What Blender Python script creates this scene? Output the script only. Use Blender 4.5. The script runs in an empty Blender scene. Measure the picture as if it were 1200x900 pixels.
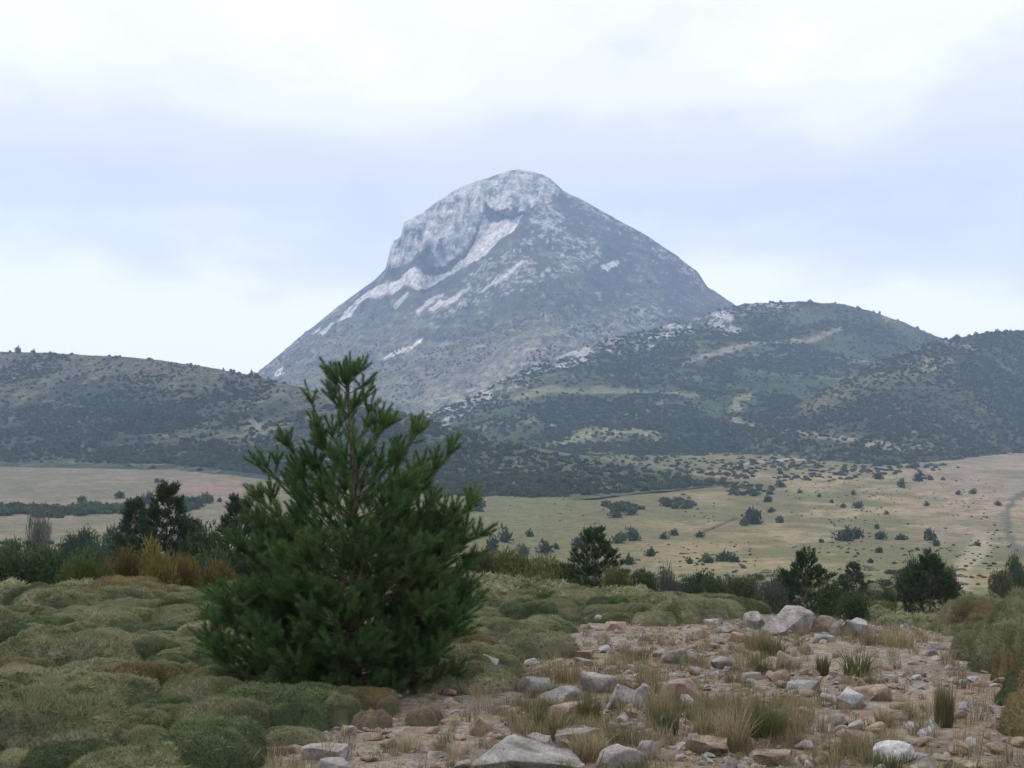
import bpy, bmesh, math, random
import numpy as np
R = math.radians
S = bpy.context.scene
COL = S.collection
# ------------------------------------------------------------------ camera, sky, sun, exposure
FPX, CX, HY, CAMZ = 1448.0, 600.0, 470.0, 1.7        # focal length in photo pixels, centre column, horizon row, eye height
cam = bpy.data.objects.new('camera', bpy.data.cameras.new('camera'))
COL.objects.link(cam); S.camera = cam
cam.location = (0, 0, CAMZ); cam.rotation_euler = (R(90), 0, 0)
cam.data.sensor_width = 36; cam.data.lens = 36*FPX/1200
cam.data.shift_y = 20/1200
cam.data.clip_start = 0.1; cam.data.clip_end = 40000

SUN_EL, SUN_AZ = 52, -55        # azimuth in degrees, 0 = straight ahead, negative = left
W = bpy.data.worlds.new('World'); S.world = W; W.use_nodes = True
nt = W.node_tree; N = nt.nodes; L = nt.links; N.clear()
out = N.new('ShaderNodeOutputWorld'); bg = N.new('ShaderNodeBackground'); bg.inputs[1].default_value = 0.1
L.new(bg.outputs[0], out.inputs[0])
sky = N.new('ShaderNodeTexSky'); sky.sky_type = 'NISHITA'; sky.sun_disc = False
sky.sun_elevation = R(SUN_EL); sky.sun_rotation = R(SUN_AZ)
tc = N.new('ShaderNodeTexCoord')
def mnode(nt, op, a, b=None, clamp=False):
    n = nt.nodes.new('ShaderNodeMath'); n.operation = op; n.use_clamp = clamp
    for i, v in enumerate((a, b)):
        if v is None: continue
        if isinstance(v, (int, float)): n.inputs[i].default_value = v
        else: nt.links.new(v, n.inputs[i])
    return n.outputs[0]
def noise_n(nt, vec, scale, detail=4, rough=0.5, dist=0.0):
    n = nt.nodes.new('ShaderNodeTexNoise'); n.inputs['Scale'].default_value = scale
    n.inputs['Detail'].default_value = detail; n.inputs['Roughness'].default_value = rough
    n.inputs['Distortion'].default_value = dist
    if vec is not None: nt.links.new(vec, n.inputs['Vector'])
    return n.outputs[0]
def ramp_n(nt, fac, stops, interp='LINEAR'):
    n = nt.nodes.new('ShaderNodeValToRGB'); cr = n.color_ramp; cr.interpolation = interp
    while len(cr.elements) < len(stops): cr.elements.new(0.5)
    for e, (p, c) in zip(cr.elements, stops):
        e.position = p; e.color = (*c, 1) if len(c) == 3 else c
    nt.links.new(fac, n.inputs[0]); return n.outputs[0]
def mix_n(nt, fac, a, b, mode='MIX'):
    n = nt.nodes.new('ShaderNodeMix'); n.data_type = 'RGBA'; n.blend_type = mode
    for sock, v in ((n.inputs[0], fac), (n.inputs[6], a), (n.inputs[7], b)):
        if isinstance(v, (int, float)): sock.default_value = v
        elif isinstance(v, tuple): sock.default_value = (*v, 1)
        else: nt.links.new(v, sock)
    return n.outputs[2]
mp = N.new('ShaderNodeMapping'); mp.inputs['Scale'].default_value = (1.0, 1.0, 2.1)
mp.inputs['Location'].default_value = (8.2, 7.25, 3.04)
L.new(tc.outputs['Generated'], mp.inputs[0])
n1 = noise_n(nt, mp.outputs[0], 2.3, 3, 0.5, 0.15)
n2 = noise_n(nt, mp.outputs[0], 9.0, 5, 0.6, 0.0)
cl = mnode(nt, 'ADD', mnode(nt, 'MULTIPLY', n1, 0.80), mnode(nt, 'MULTIPLY', n2, 0.20))
sepz = N.new('ShaderNodeSeparateXYZ'); L.new(tc.outputs['Generated'], sepz.inputs[0])
low = mnode(nt, 'MULTIPLY', sepz.outputs[2], -2.3)                       # clouds thin and brighten low down
cl = mnode(nt, 'SUBTRACT', cl, mnode(nt, 'ADD', 0.37, low, True))
cloud = ramp_n(nt, cl, [(0.30, (16.5, 16.3, 15.6)), (0.46, (11.7, 11.7, 12.2)), (0.56, (9.8, 9.9, 10.9)), (0.67, (8.7, 8.7, 10.1))], 'EASE')
L.new(mix_n(nt, 0.93, sky.outputs[0], cloud), bg.inputs[0])

sun = bpy.data.objects.new('sun', bpy.data.lights.new('sun', 'SUN')); COL.objects.link(sun)
sun.data.energy = 1.4; sun.data.angle = R(14); sun.data.color = (1, 0.93, 0.82)
from mathutils import Vector, Euler, Matrix
sd = Vector((math.sin(R(SUN_AZ))*math.cos(R(SUN_EL)), math.cos(R(SUN_AZ))*math.cos(R(SUN_EL)), math.sin(R(SUN_EL))))
sun.rotation_euler = sd.to_track_quat('Z', 'Y').to_euler()
S.view_settings.view_transform = 'Standard'; S.view_settings.look = 'None'
S.view_settings.exposure = 0.08; S.view_settings.gamma = 1.0
S.cycles.use_denoising = True
S.cycles.max_bounces = 5; S.cycles.diffuse_bounces = 3; S.cycles.volume_bounces = 1
S.cycles.transparent_max_bounces = 4; S.cycles.sample_clamp_indirect = 4

# ------------------------------------------------------------------ noise and small helpers
rng = np.random.default_rng(11)
_perm = rng.permutation(4096)
def _h(i, j, k):
    return _perm[(_perm[(_perm[i & 4095] + j) & 4095] + k) & 4095]/4095.0
def vnoise(x, y, z=0.0):
    x, y, z = np.broadcast_arrays(np.asarray(x, float), np.asarray(y, float), np.asarray(z, float))
    i, j, k = np.floor(x).astype(int), np.floor(y).astype(int), np.floor(z).astype(int)
    u, v, w = x-i, y-j, z-k
    u, v, w = [a*a*a*(a*(a*6-15)+10) for a in (u, v, w)]
    r = 0
    for dk, wk in ((0, 1-w), (1, w)):
        for dj, wj in ((0, 1-v), (1, v)):
            for di, wi in ((0, 1-u), (1, u)):
                r = r + wk*wj*wi*_h(i+di, j+dj, k+dk)
    return r*2-1
def fbm(x, y, z=0.0, o=4, g=0.5):
    r, a, f, t = 0, 1.0, 1.0, 0
    for q in range(o):
        r = r + a*vnoise(np.asarray(x)*f+17.3*q, np.asarray(y)*f-9.1*q, np.asarray(z)*f+3.7*q); t += a; a *= g; f *= 2.03
    return r/t
def sstep(a, b, x):
    t = np.clip((x-a)/(b-a), 0, 1); return t*t*(3-2*t)
def inpoly(px, py, poly):
    ins = np.zeros(np.broadcast(px, py).shape, bool); n = len(poly)
    for a in range(n):
        x0, y0 = poly[a]; x1, y1 = poly[(a+1) % n]
        if y0 == y1: continue
        c = ((py >= min(y0, y1)) & (py < max(y0, y1)))
        ins ^= c & (px < x0+(py-y0)*(x1-x0)/(y1-y0))
    return ins
def dline(px, py, pts):
    d = np.full(np.broadcast(px, py).shape, 1e9)
    for (x0, y0), (x1, y1) in zip(pts[:-1], pts[1:]):
        dx, dy = x1-x0, y1-y0; l2 = dx*dx+dy*dy
        t = np.clip(((px-x0)*dx+(py-y0)*dy)/l2, 0, 1)
        d = np.minimum(d, np.hypot(px-x0-t*dx, py-y0-t*dy))
    return d

def mesh_np(name, V, F, mats=(), smooth=True, attrs=None):
    """V (n,3), F (m,3|4) -> mesh data; attrs {name: (n,) or (n,3)} on points"""
    V = np.asarray(V, np.float32); F = np.asarray(F, np.int32)
    me = bpy.data.meshes.new(name)
    me.vertices.add(len(V)); me.vertices.foreach_set('co', V.ravel())
    if len(F):
        k = F.shape[1]
        me.loops.add(F.size); me.loops.foreach_set('vertex_index', F.ravel())
        me.polygons.add(len(F)); me.polygons.foreach_set('loop_start', np.arange(0, F.size, k, dtype=np.int32))
        me.polygons.foreach_set('use_smooth', np.full(len(F), smooth))
    me.update(calc_edges=True)
    for k, a in (attrs or {}).items():
        a = np.asarray(a, np.float32)
        if a.ndim == 1:
            me.attributes.new(k, 'FLOAT', 'POINT').data.foreach_set('value', a)
        else:
            c = np.ones((len(a), 4), np.float32); c[:, :3] = a
            me.attributes.new(k, 'FLOAT_COLOR', 'POINT').data.foreach_set('color', c.ravel())
    for m in mats: me.materials.append(m)
    return me
def put(name, data, parent=None, loc=(0, 0, 0), rot=(0, 0, 0), scale=(1, 1, 1), **props):
    o = bpy.data.objects.new(name, data); COL.objects.link(o)
    o.location = loc; o.rotation_euler = rot; o.scale = scale
    if parent: o.parent = parent
    for k, v in props.items():
        if v: o[k] = v
    return o
def grid_faces(nr, nc):
    i = np.arange((nr-1)*(nc-1)); r = i//(nc-1); c = i % (nc-1); a = r*nc+c
    return np.stack([a, a+1, a+nc+1, a+nc], 1)
def join(parts):
    """[(V,F,attr dict)] -> one"""
    Vs, Fs, As, o = [], [], {}, 0
    for V, F, A in parts:
        Vs.append(V); Fs.append(F+o); o += len(V)
        for k, a in A.items(): As.setdefault(k, []).append(a)
    return np.concatenate(Vs), np.concatenate(Fs), {k: np.concatenate(a) for k, a in As.items()}

# ------------------------------------------------------------------ materials
def new_mat(name):
    m = bpy.data.materials.new(name); m.use_nodes = True; t = m.node_tree
    b = t.nodes['Principled BSDF']; b.inputs['Roughness'].default_value = 0.9
    b.inputs['Specular IOR Level'].default_value = 0.25
    return m, t, b
def attr_n(t, name):
    a = t.nodes.new('ShaderNodeAttribute'); a.attribute_name = name; return a
def hsv_rand(t, col, amount=0.35, hue=0.02):
    oi = t.nodes.new('ShaderNodeObjectInfo')
    h = t.nodes.new('ShaderNodeHueSaturation')
    t.links.new(col, h.inputs['Color'])
    t.links.new(mnode(t, 'ADD', mnode(t, 'MULTIPLY', oi.outputs['Random'], amount*2), 1-amount), h.inputs['Value'])
    r2 = mnode(t, 'FRACT', mnode(t, 'MULTIPLY', oi.outputs['Random'], 7.31))
    t.links.new(mnode(t, 'ADD', mnode(t, 'MULTIPLY', r2, hue*2), 0.5-hue), h.inputs['Hue'])
    return h.outputs[0]
def foliage_mat(name, c0, c1, rand=0.3, hue=0.015, transl=0.25, patch=None, pscale=2.0):
    m, t, b = new_mat(name)
    col = mix_n(t, attr_n(t, 'tone').outputs['Fac'], c0, c1)
    if patch:
        g = t.nodes.new('ShaderNodeNewGeometry')
        f = ramp_n(t, noise_n(t, g.outputs['Position'], pscale, 3, 0.6), [(0.42, (0, 0, 0)), (0.66, (1, 1, 1))])
        col = mix_n(t, f, col, patch)
    col = hsv_rand(t, col, rand, hue)
    t.links.new(col, b.inputs['Base Color']); b.inputs['Roughness'].default_value = 0.75
    tr = t.nodes.new('ShaderNodeBsdfTranslucent'); t.links.new(col, tr.inputs[0])
    mx = t.nodes.new('ShaderNodeMixShader'); mx.inputs[0].default_value = transl
    t.links.new(b.outputs[0], mx.inputs[1]); t.links.new(tr.outputs[0], mx.inputs[2])
    t.links.new(mx.outputs[0], t.nodes['Material Output'].inputs[0])
    return m
def terrain_mat(name, s1, s2, amt=0.5, bump=0.5, bdist=1.0, s3=None):
    """albedo from the land-cover attribute, broken up by fine procedural grain"""
    m, t, b = new_mat(name); b.inputs['Specular IOR Level'].default_value = 0.1
    g = t.nodes.new('ShaderNodeNewGeometry')
    a = attr_n(t, 'cover').outputs['Color']
    f1 = noise_n(t, g.outputs['Position'], s1, 5, 0.65); f2 = noise_n(t, g.outputs['Position'], s2, 3, 0.6)
    v = mnode(t, 'ADD', mnode(t, 'MULTIPLY', mnode(t, 'SUBTRACT', f1, 0.5), amt*5.5), mnode(t, 'MULTIPLY', mnode(t, 'SUBTRACT', f2, 0.5), amt*5.5))
    v = mnode(t, 'MAXIMUM', mnode(t, 'ADD', v, 1.0), 0.15)
    h = t.nodes.new('ShaderNodeHueSaturation'); t.links.new(a, h.inputs['Color']); t.links.new(v, h.inputs['Value'])
    t.links.new(h.outputs[0], b.inputs['Base Color'])
    bp = t.nodes.new('ShaderNodeBump'); bp.inputs['Strength'].default_value = bump; bp.inputs['Distance'].default_value = bdist
    t.links.new(mnode(t, 'ADD', f1, mnode(t, 'MULTIPLY', f2, 0.5)), bp.inputs['Height']); t.links.new(bp.outputs[0], b.inputs['Normal'])
    return m
def rock_mat(name, c0, c1, c2):
    m, t, b = new_mat(name)
    tc = t.nodes.new('ShaderNodeTexCoord'); oi = t.nodes.new('ShaderNodeObjectInfo')
    ad = t.nodes.new('ShaderNodeVectorMath'); ad.operation = 'ADD'
    cb = t.nodes.new('ShaderNodeCombineXYZ'); t.links.new(mnode(t, 'MULTIPLY', oi.outputs['Random'], 50), cb.inputs[0])
    g = t.nodes.new('ShaderNodeNewGeometry')
    t.links.new(g.outputs['Position'], ad.inputs[0]); t.links.new(cb.outputs[0], ad.inputs[1])
    n1 = noise_n(t, ad.outputs[0], 6, 6, 0.65, 0.3); n2 = noise_n(t, ad.outputs[0], 45, 4, 0.7)
    col = ramp_n(t, n1, [(0.34, c2), (0.47, c0), (0.64, c1)])
    sp = ramp_n(t, n2, [(0.36, (0.62, 0.60, 0.56)), (0.52, (1, 1, 1))])
    col = hsv_rand(t, mix_n(t, 1.0, col, sp, 'MULTIPLY'), 0.12, 0.01)
    t.links.new(col, b.inputs['Base Color']); b.inputs['Roughness'].default_value = 0.9
    bp = t.nodes.new('ShaderNodeBump'); bp.inputs['Strength'].default_value = 0.7; bp.inputs['Distance'].default_value = 0.02
    t.links.new(mnode(t, 'ADD', n1, mnode(t, 'MULTIPLY', n2, 0.35)), bp.inputs['Height']); t.links.new(bp.outputs[0], b.inputs['Normal'])
    return m
def bark_mat(name, c0, c1):
    m, t, b = new_mat(name)
    g = t.nodes.new('ShaderNodeNewGeometry'); n = noise_n(t, g.outputs['Position'], 30, 4, 0.7)
    t.links.new(ramp_n(t, n, [(0.35, c0), (0.62, c1)]), b.inputs['Base Color'])
    bp = t.nodes.new('ShaderNodeBump'); bp.inputs['Strength'].default_value = 0.6; bp.inputs['Distance'].default_value = 0.01
    t.links.new(n, bp.inputs['Height']); t.links.new(bp.outputs[0], b.inputs['Normal'])
    return m
M = {
 'pine': foliage_mat('pine_needles', (0.036, 0.084, 0.026), (0.120, 0.200, 0.066), 0.18, 0.01, 0.22),
 'farpine': foliage_mat('far_pine_needles', (0.020, 0.040, 0.018), (0.052, 0.085, 0.032), 0.2, 0.015, 0.15),
 'box': foliage_mat('dark_shrub_leaves', (0.020, 0.038, 0.014), (0.060, 0.088, 0.030), 0.3, 0.02, 0.15),
 'olive': foliage_mat('olive_shrub_leaves', (0.048, 0.060, 0.018), (0.125, 0.130, 0.040), 0.25, 0.02, 0.2),
 'rust': foliage_mat('rusty_shrub_leaves', (0.062, 0.060, 0.018), (0.190, 0.135, 0.040), 0.25, 0.03, 0.2),
 'grey': foliage_mat('grey_shrub_leaves', (0.060, 0.066, 0.055), (0.115, 0.120, 0.098), 0.2, 0.01, 0.15),
 'hill': foliage_mat('hillside_shrub_leaves', (0.034, 0.054, 0.022), (0.086, 0.108, 0.040), 0.4, 0.02, 0.15),
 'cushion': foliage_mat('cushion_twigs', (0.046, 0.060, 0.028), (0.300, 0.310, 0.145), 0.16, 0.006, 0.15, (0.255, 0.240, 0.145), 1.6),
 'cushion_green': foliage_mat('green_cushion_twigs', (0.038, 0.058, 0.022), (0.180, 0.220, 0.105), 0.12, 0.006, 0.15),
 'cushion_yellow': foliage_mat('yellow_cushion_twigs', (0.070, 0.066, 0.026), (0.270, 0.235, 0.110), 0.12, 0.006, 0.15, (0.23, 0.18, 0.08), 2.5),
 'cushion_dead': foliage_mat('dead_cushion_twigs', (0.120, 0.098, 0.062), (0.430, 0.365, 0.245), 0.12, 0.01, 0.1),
 'straw': foliage_mat('straw_grass', (0.170, 0.135, 0.070), (0.360, 0.300, 0.180), 0.2, 0.01, 0.25),
 'grass': foliage_mat('green_grass', (0.060, 0.080, 0.028), (0.190, 0.180, 0.080), 0.2, 0.02, 0.25),
 'bark': bark_mat('pine_bark', (0.070, 0.050, 0.040), (0.190, 0.140, 0.110)),
 'twig': bark_mat('dry_stems', (0.120, 0.100, 0.080), (0.300, 0.260, 0.200)),
 'rock_grey': rock_mat('grey_limestone', (0.26, 0.24, 0.225), (0.39, 0.365, 0.345), (0.15, 0.135, 0.12)),
 'rock_tan': rock_mat('tan_limestone', (0.25, 0.185, 0.135), (0.34, 0.27, 0.205), (0.15, 0.11, 0.08)),
 'rock_pale': rock_mat('pale_limestone', (0.42, 0.42, 0.43), (0.54, 0.54, 0.54), (0.30, 0.30, 0.30)),
 'rock_dark': rock_mat('lichened_limestone', (0.20, 0.18, 0.15), (0.33, 0.30, 0.26), (0.10, 0.095, 0.08)),
}

# ------------------------------------------------------------------ the near slope and valley as one height function
DN = np.array([1, 8, 12, 17, 20, 24, 35, 60, 100, 160, 240, 320, 450, 600, 800, 1000, 1400, 2500, 7000], float)
def _ylin(d): return HY+FPX*(CAMZ+0.0875*d)/d
def _lane(**y):
    r = [_ylin(d) for d in DN]
    for k, v in y.items(): r[list(DN).index(float(k[1:]))] = v
    return r
far = dict(d800=558, d1000=539, d1400=519, d2500=498, d7000=480)
LANES = {
 -500: _lane(d24=703, d35=704, d60=700, d100=688, d160=670, d240=652, d320=636, d450=612, d600=583, **far),
 50:   _lane(d24=701, d35=704, d60=698, d100=684, d160=668, d240=651, d320=636, d450=612, d600=583, **far),
 330:  _lane(d24=703, d35=707, d60=700, d100=688, d160=672, d240=655, d320=640, d450=616, d600=585, **far),
 620:  _lane(d24=701, d35=706, d60=703, d100=697, d160=688, d240=677, d320=664, d450=627, d600=588, **far),
 860:  _lane(d20=717, d24=716, d35=722, d60=716, d100=705, d160=692, d240=677, d320=661, d450=629, d600=589, **far),
 1100: _lane(d17=744, d20=742, d24=742, d35=738, d60=727, d100=711, d160=692, d240=671, d320=653, d450=625, d600=589, **far),
 1700: _lane(d17=744, d20=740, d24=736, d35=728, d60=718, d100=704, d160=688, d240=669, d320=652, d450=625, d600=589, **far),
}
LD = np.linspace(0, math.log(7000), 420); LX = np.linspace(-500, 1700, 111)
_t = np.array([np.interp(LD, np.log(DN), CAMZ-(np.array(v)-HY)/FPX*DN*1.0) for v in LANES.values()])
# interpolate the drop per metre (screen row), not the height, so that the slope stays even
_t = np.array([CAMZ-(np.interp(LD, np.log(DN), np.array(v))-HY)/FPX*np.exp(LD) for v in LANES.values()])
_near = -0.0875*np.exp(LD)
TAB = np.array([[np.interp(x, list(LANES), _t[:, i]) for x in LX] for i in range(len(LD))])
TAB = np.where((np.exp(LD) < 15.5)[:, None], _near[:, None], TAB)
_k = np.exp(-0.5*(np.arange(-9, 10)/4.0)**2); _k /= _k.sum()
_pad = np.concatenate([np.repeat(TAB[:1], 9, 0), TAB, np.repeat(TAB[-1:], 9, 0)])
_rel = np.array([np.convolve((_pad/np.exp(np.concatenate([LD[:1].repeat(9), LD, LD[-1:].repeat(9)]))[:, None])[:, j], _k, 'valid') for j in range(TAB.shape[1])]).T
TAB = np.where((np.exp(LD) < 14)[:, None], TAB, _rel*np.exp(LD)[:, None])
def G(x, y, rough=True):
    x = np.asarray(x, float); y = np.asarray(y, float)
    yy = np.maximum(y, 1.0)
    px = np.clip(CX+FPX*x/yy, -500, 1700); i = (px+500)/2200*(len(LX)-1)
    j = np.clip(np.log(yy)/LD[-1]*(len(LD)-1), 0, len(LD)-1.001)
    i = np.clip(i, 0, len(LX)-1.001); i0 = i.astype(int); j0 = j.astype(int); fi = i-i0; fj = j-j0
    z = (TAB[j0, i0]*(1-fi)+TAB[j0, i0+1]*fi)*(1-fj)+(TAB[j0+1, i0]*(1-fi)+TAB[j0+1, i0+1]*fi)*fj
    z = np.where(y < 1, -0.0875*y, z)
    if rough:
        z = z+0.05*fbm(x*0.9, y*0.9, 0.5, 3)*sstep(1, 6, yy)+0.25*sstep(25, 60, yy)*fbm(x*0.12, y*0.12, 2.5, 3)+0.9*sstep(120, 400, yy)*fbm(x*0.02, y*0.02, 5.5, 4)
    return z
_D = np.exp(np.linspace(math.log(4.5), math.log(1500), 1400))
def at(px, py):
    """world point where the sight line through a photo pixel meets the ground"""
    X = (px-CX)/FPX*_D; z = G(X, _D); row = HY+FPX*(CAMZ-z)/_D
    hit = np.nonzero(row <= py)[0]
    k = hit[0] if len(hit) else int(np.argmin(row))
    return float(X[k]), float(_D[k]), float(z[k])

CARPET = [
 [(-500, 1300), (-500, 690), (60, 690), (240, 690), (330, 700), (400, 760), (425, 800), (425, 845), (370, 860), (310, 878), (265, 905), (235, 1300)],
 [(470, 700), (560, 680), (720, 680), (800, 680), (872, 712), (850, 727), (760, 735), (700, 728), (650, 722), (655, 735), (625, 745), (640, 765), (600, 788), (560, 806), (520, 806), (470, 795)],
 [(1118, 735), (1150, 705), (1200, 690), (1500, 690), (1500, 1000), (1230, 870), (1190, 810), (1168, 785), (1178, 755), (1130, 752)],
]
def proj(x, y, z): return CX+FPX*x/y, HY+FPX*(CAMZ-z)/y
def carpet_mask(x, y, z):
    px, py = proj(x, np.maximum(y, 1), z)
    w = 7*fbm(x*1.3, y*1.3, 4.4, 3)
    m = np.zeros(px.shape, bool)
    for p in CARPET: m |= inpoly(px+w*1.5, py+w, p)
    return m & (y < 30)

# foreground ground sheet
drow = np.concatenate([[-120, -60, -20, -5, 1], np.linspace(3, 7, 10), np.exp(np.linspace(math.log(7.2), math.log(62), 330))])
ucol = np.linspace(-1, 1, 330)
hw = np.where(drow < 5, np.interp(drow, [-120, 1, 5], [90, 12, 6]), 0.54*drow+3.3)
Xg = ucol[None, :]*hw[:, None]; Yg = np.repeat(drow[:, None], len(ucol), 1)
Zg = G(Xg, Yg); cm = carpet_mask(Xg, Yg, Zg)
back = sstep(21, 27, Yg)
Zg = Zg+0.018*fbm(Xg*5, Yg*5, 0, 3)*(1-back)
soil = np.array((0.165, 0.132, 0.102)); soil2 = np.array((0.235, 0.198, 0.165)); litter = np.array((0.215, 0.180, 0.110)); moss = np.array((0.085, 0.088, 0.048))
n = fbm(Xg*0.7, Yg*0.7, 9, 4)[..., None]; n2_ = fbm(Xg*2.3, Yg*2.3, 3, 4)[..., None]
cg = soil+(soil2-soil)*sstep(-0.3, 0.4, n)
cg = cg+(litter-cg)*sstep(0.0, 0.35, n2_)*0.75
cg = cg+(np.array((0.24, 0.165, 0.12))-cg)*sstep(0.25, 0.5, fbm(Xg*1.1, Yg*1.1, 21, 3)[..., None])*0.6
cg = np.where(cm[..., None], moss, cg)
bk = np.array((0.175, 0.180, 0.085))+0.06*fbm(Xg*0.25, Yg*0.25, 1, 3)[..., None]
pxg, pyg = proj(Xg, np.maximum(Yg, 1), Zg)
dry = np.array((0.30, 0.25, 0.155))
bk = bk+(dry-bk)*sstep(1090, 1125, pxg+10*n[..., 0])[..., None]
cg = cg+(bk-cg)*(back*sstep(-0.2, 0.1, Yg-21))[..., None]
put('ground', mesh_np('ground', np.stack([Xg, Yg, Zg], -1).reshape(-1, 3), grid_faces(*Xg.shape), [terrain_mat('stony_soil', 9, 42, 0.42, 0.9, 0.03)], True, {'cover': cg.reshape(-1, 3)}),
    kind='structure', label='stony brown soil of the near slope with patches of dry grass')

# valley sheet
drow = np.concatenate([np.exp(np.linspace(math.log(59), math.log(1300), 300)), np.exp(np.linspace(math.log(1330), math.log(4900), 22))])
ucol = np.linspace(-0.62, 0.62, 330)
Yv = np.repeat(drow[:, None], len(ucol), 1); Xv = ucol[None, :]*Yv
Zv = G(Xv, np.minimum(Yv, 6900))
Zv[0] -= 0.5; Zv[1] -= 0.15
pxv, pyv = proj(Xv, Yv, Zv)
nA = fbm(Xv*0.02, Yv*0.02, 1, 5); nB = fbm(Xv*0.006, Yv*0.006, 7, 4); nC = fbm(Xv*0.07, Yv*0.035, 17, 3)
def lay(c, col, m): return c+(np.array(col)-c)*np.clip(m, 0, 1)[..., None]
cv = np.zeros(Xv.shape+(3,))+np.array((0.140, 0.128, 0.060))
cv = lay(cv, (0.245, 0.196, 0.105), sstep(-0.15, 0.3, nA+0.5*nB)*sstep(680, 830, pxv)*0.95)
cv = lay(cv, (0.300, 0.240, 0.135), sstep(-0.05, 0.3, nC+nA*0.6)*sstep(850, 950, pxv)*0.75)
cv = lay(cv, (0.300, 0.230, 0.175), sstep(1030, 1090, pxv+30*nB)*sstep(650, 630, pyv)*sstep(-0.3, 0.2, nC+0.4)*0.6)
cv = lay(cv, (0.140, 0.145, 0.068), sstep(0.1, 0.4, -nA)*0.6)
lm = sstep(360, 300, pxv)
cv = lay(cv, (0.160, 0.148, 0.095), lm*0.9)
cv = lay(cv, (0.235, 0.185, 0.145), lm*sstep(-0.15, 0.35, nC+0.6*nA)*0.7)
cv = lay(cv, (0.285, 0.180, 0.140), sstep(55, 10, np.hypot((pxv-250)*0.8, (pyv-574)*3.5)+25*nC)*0.7)
cv = lay(cv, (0.130, 0.145, 0.075), lm*sstep(622, 640, pyv)*0.7)
cv = lay(cv, (0.135, 0.142, 0.070), sstep(700, 640, pxv)*(1-lm)*0.5)
nD = fbm(Xv*0.15, Yv*0.08, 27, 3)
cv = lay(cv, (0.120, 0.120, 0.062), sstep(0.0, 0.4, nD)*0.55)
cv = lay(cv, (0.130, 0.145, 0.068), sstep(330, 160, Yv)*0.8*sstep(1125, 1085, pxv))
cv = lay(cv, (0.050, 0.048, 0.032), sstep(1.6, 0.6, dline(pxv, pyv, [(815, 627), (838, 618), (860, 608)])))
cv = lay(cv, (0.070, 0.065, 0.040), 0.7*sstep(1.3, 0.5, dline(pxv, pyv, [(850, 584), (885, 592), (910, 598)])))
cv = lay(cv, (0.105, 0.100, 0.075), 0.95*sstep(4.6, 2.6, dline(pxv, pyv, [(1215, 572), (1190, 583), (1179, 600), (1180, 622), (1192, 645), (1225, 660)])))
cv = lay(cv, (0.400, 0.330, 0.290), 0.8*sstep(1.8, 0.8, dline(pxv, pyv, [(845, 547), (900, 540), (975, 536)])+1.2*nC))
cv = lay(cv, (0.320, 0.270, 0.195), sstep(16, 5, dline(pxv, pyv, [(1095, 760), (1125, 700), (1128, 668), (1150, 640)])+6*nC)*0.7)
cv = lay(cv, (0.400, 0.300, 0.240), sstep(10, 5, np.hypot((pxv-1203)*0.6, pyv-686)))
cv = lay(cv, (0.240, 0.220, 0.175), 0.8*sstep(1.6, 0.6, dline(pxv, pyv, [(960, 556), (1050, 547), (1130, 533), (1210, 518)])))
put('valley_floor', mesh_np('valley_floor', np.stack([Xv, Yv, Zv], -1).reshape(-1, 3), grid_faces(*Xv.shape), [terrain_mat('dry_pasture', 0.22, 0.9, 0.30, 0.5, 0.6)], True, {'cover': cv.reshape(-1, 3)}),
    kind='structure', label='dry grass pasture on the valley floor, green to tan, with a grey track at the right')

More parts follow.
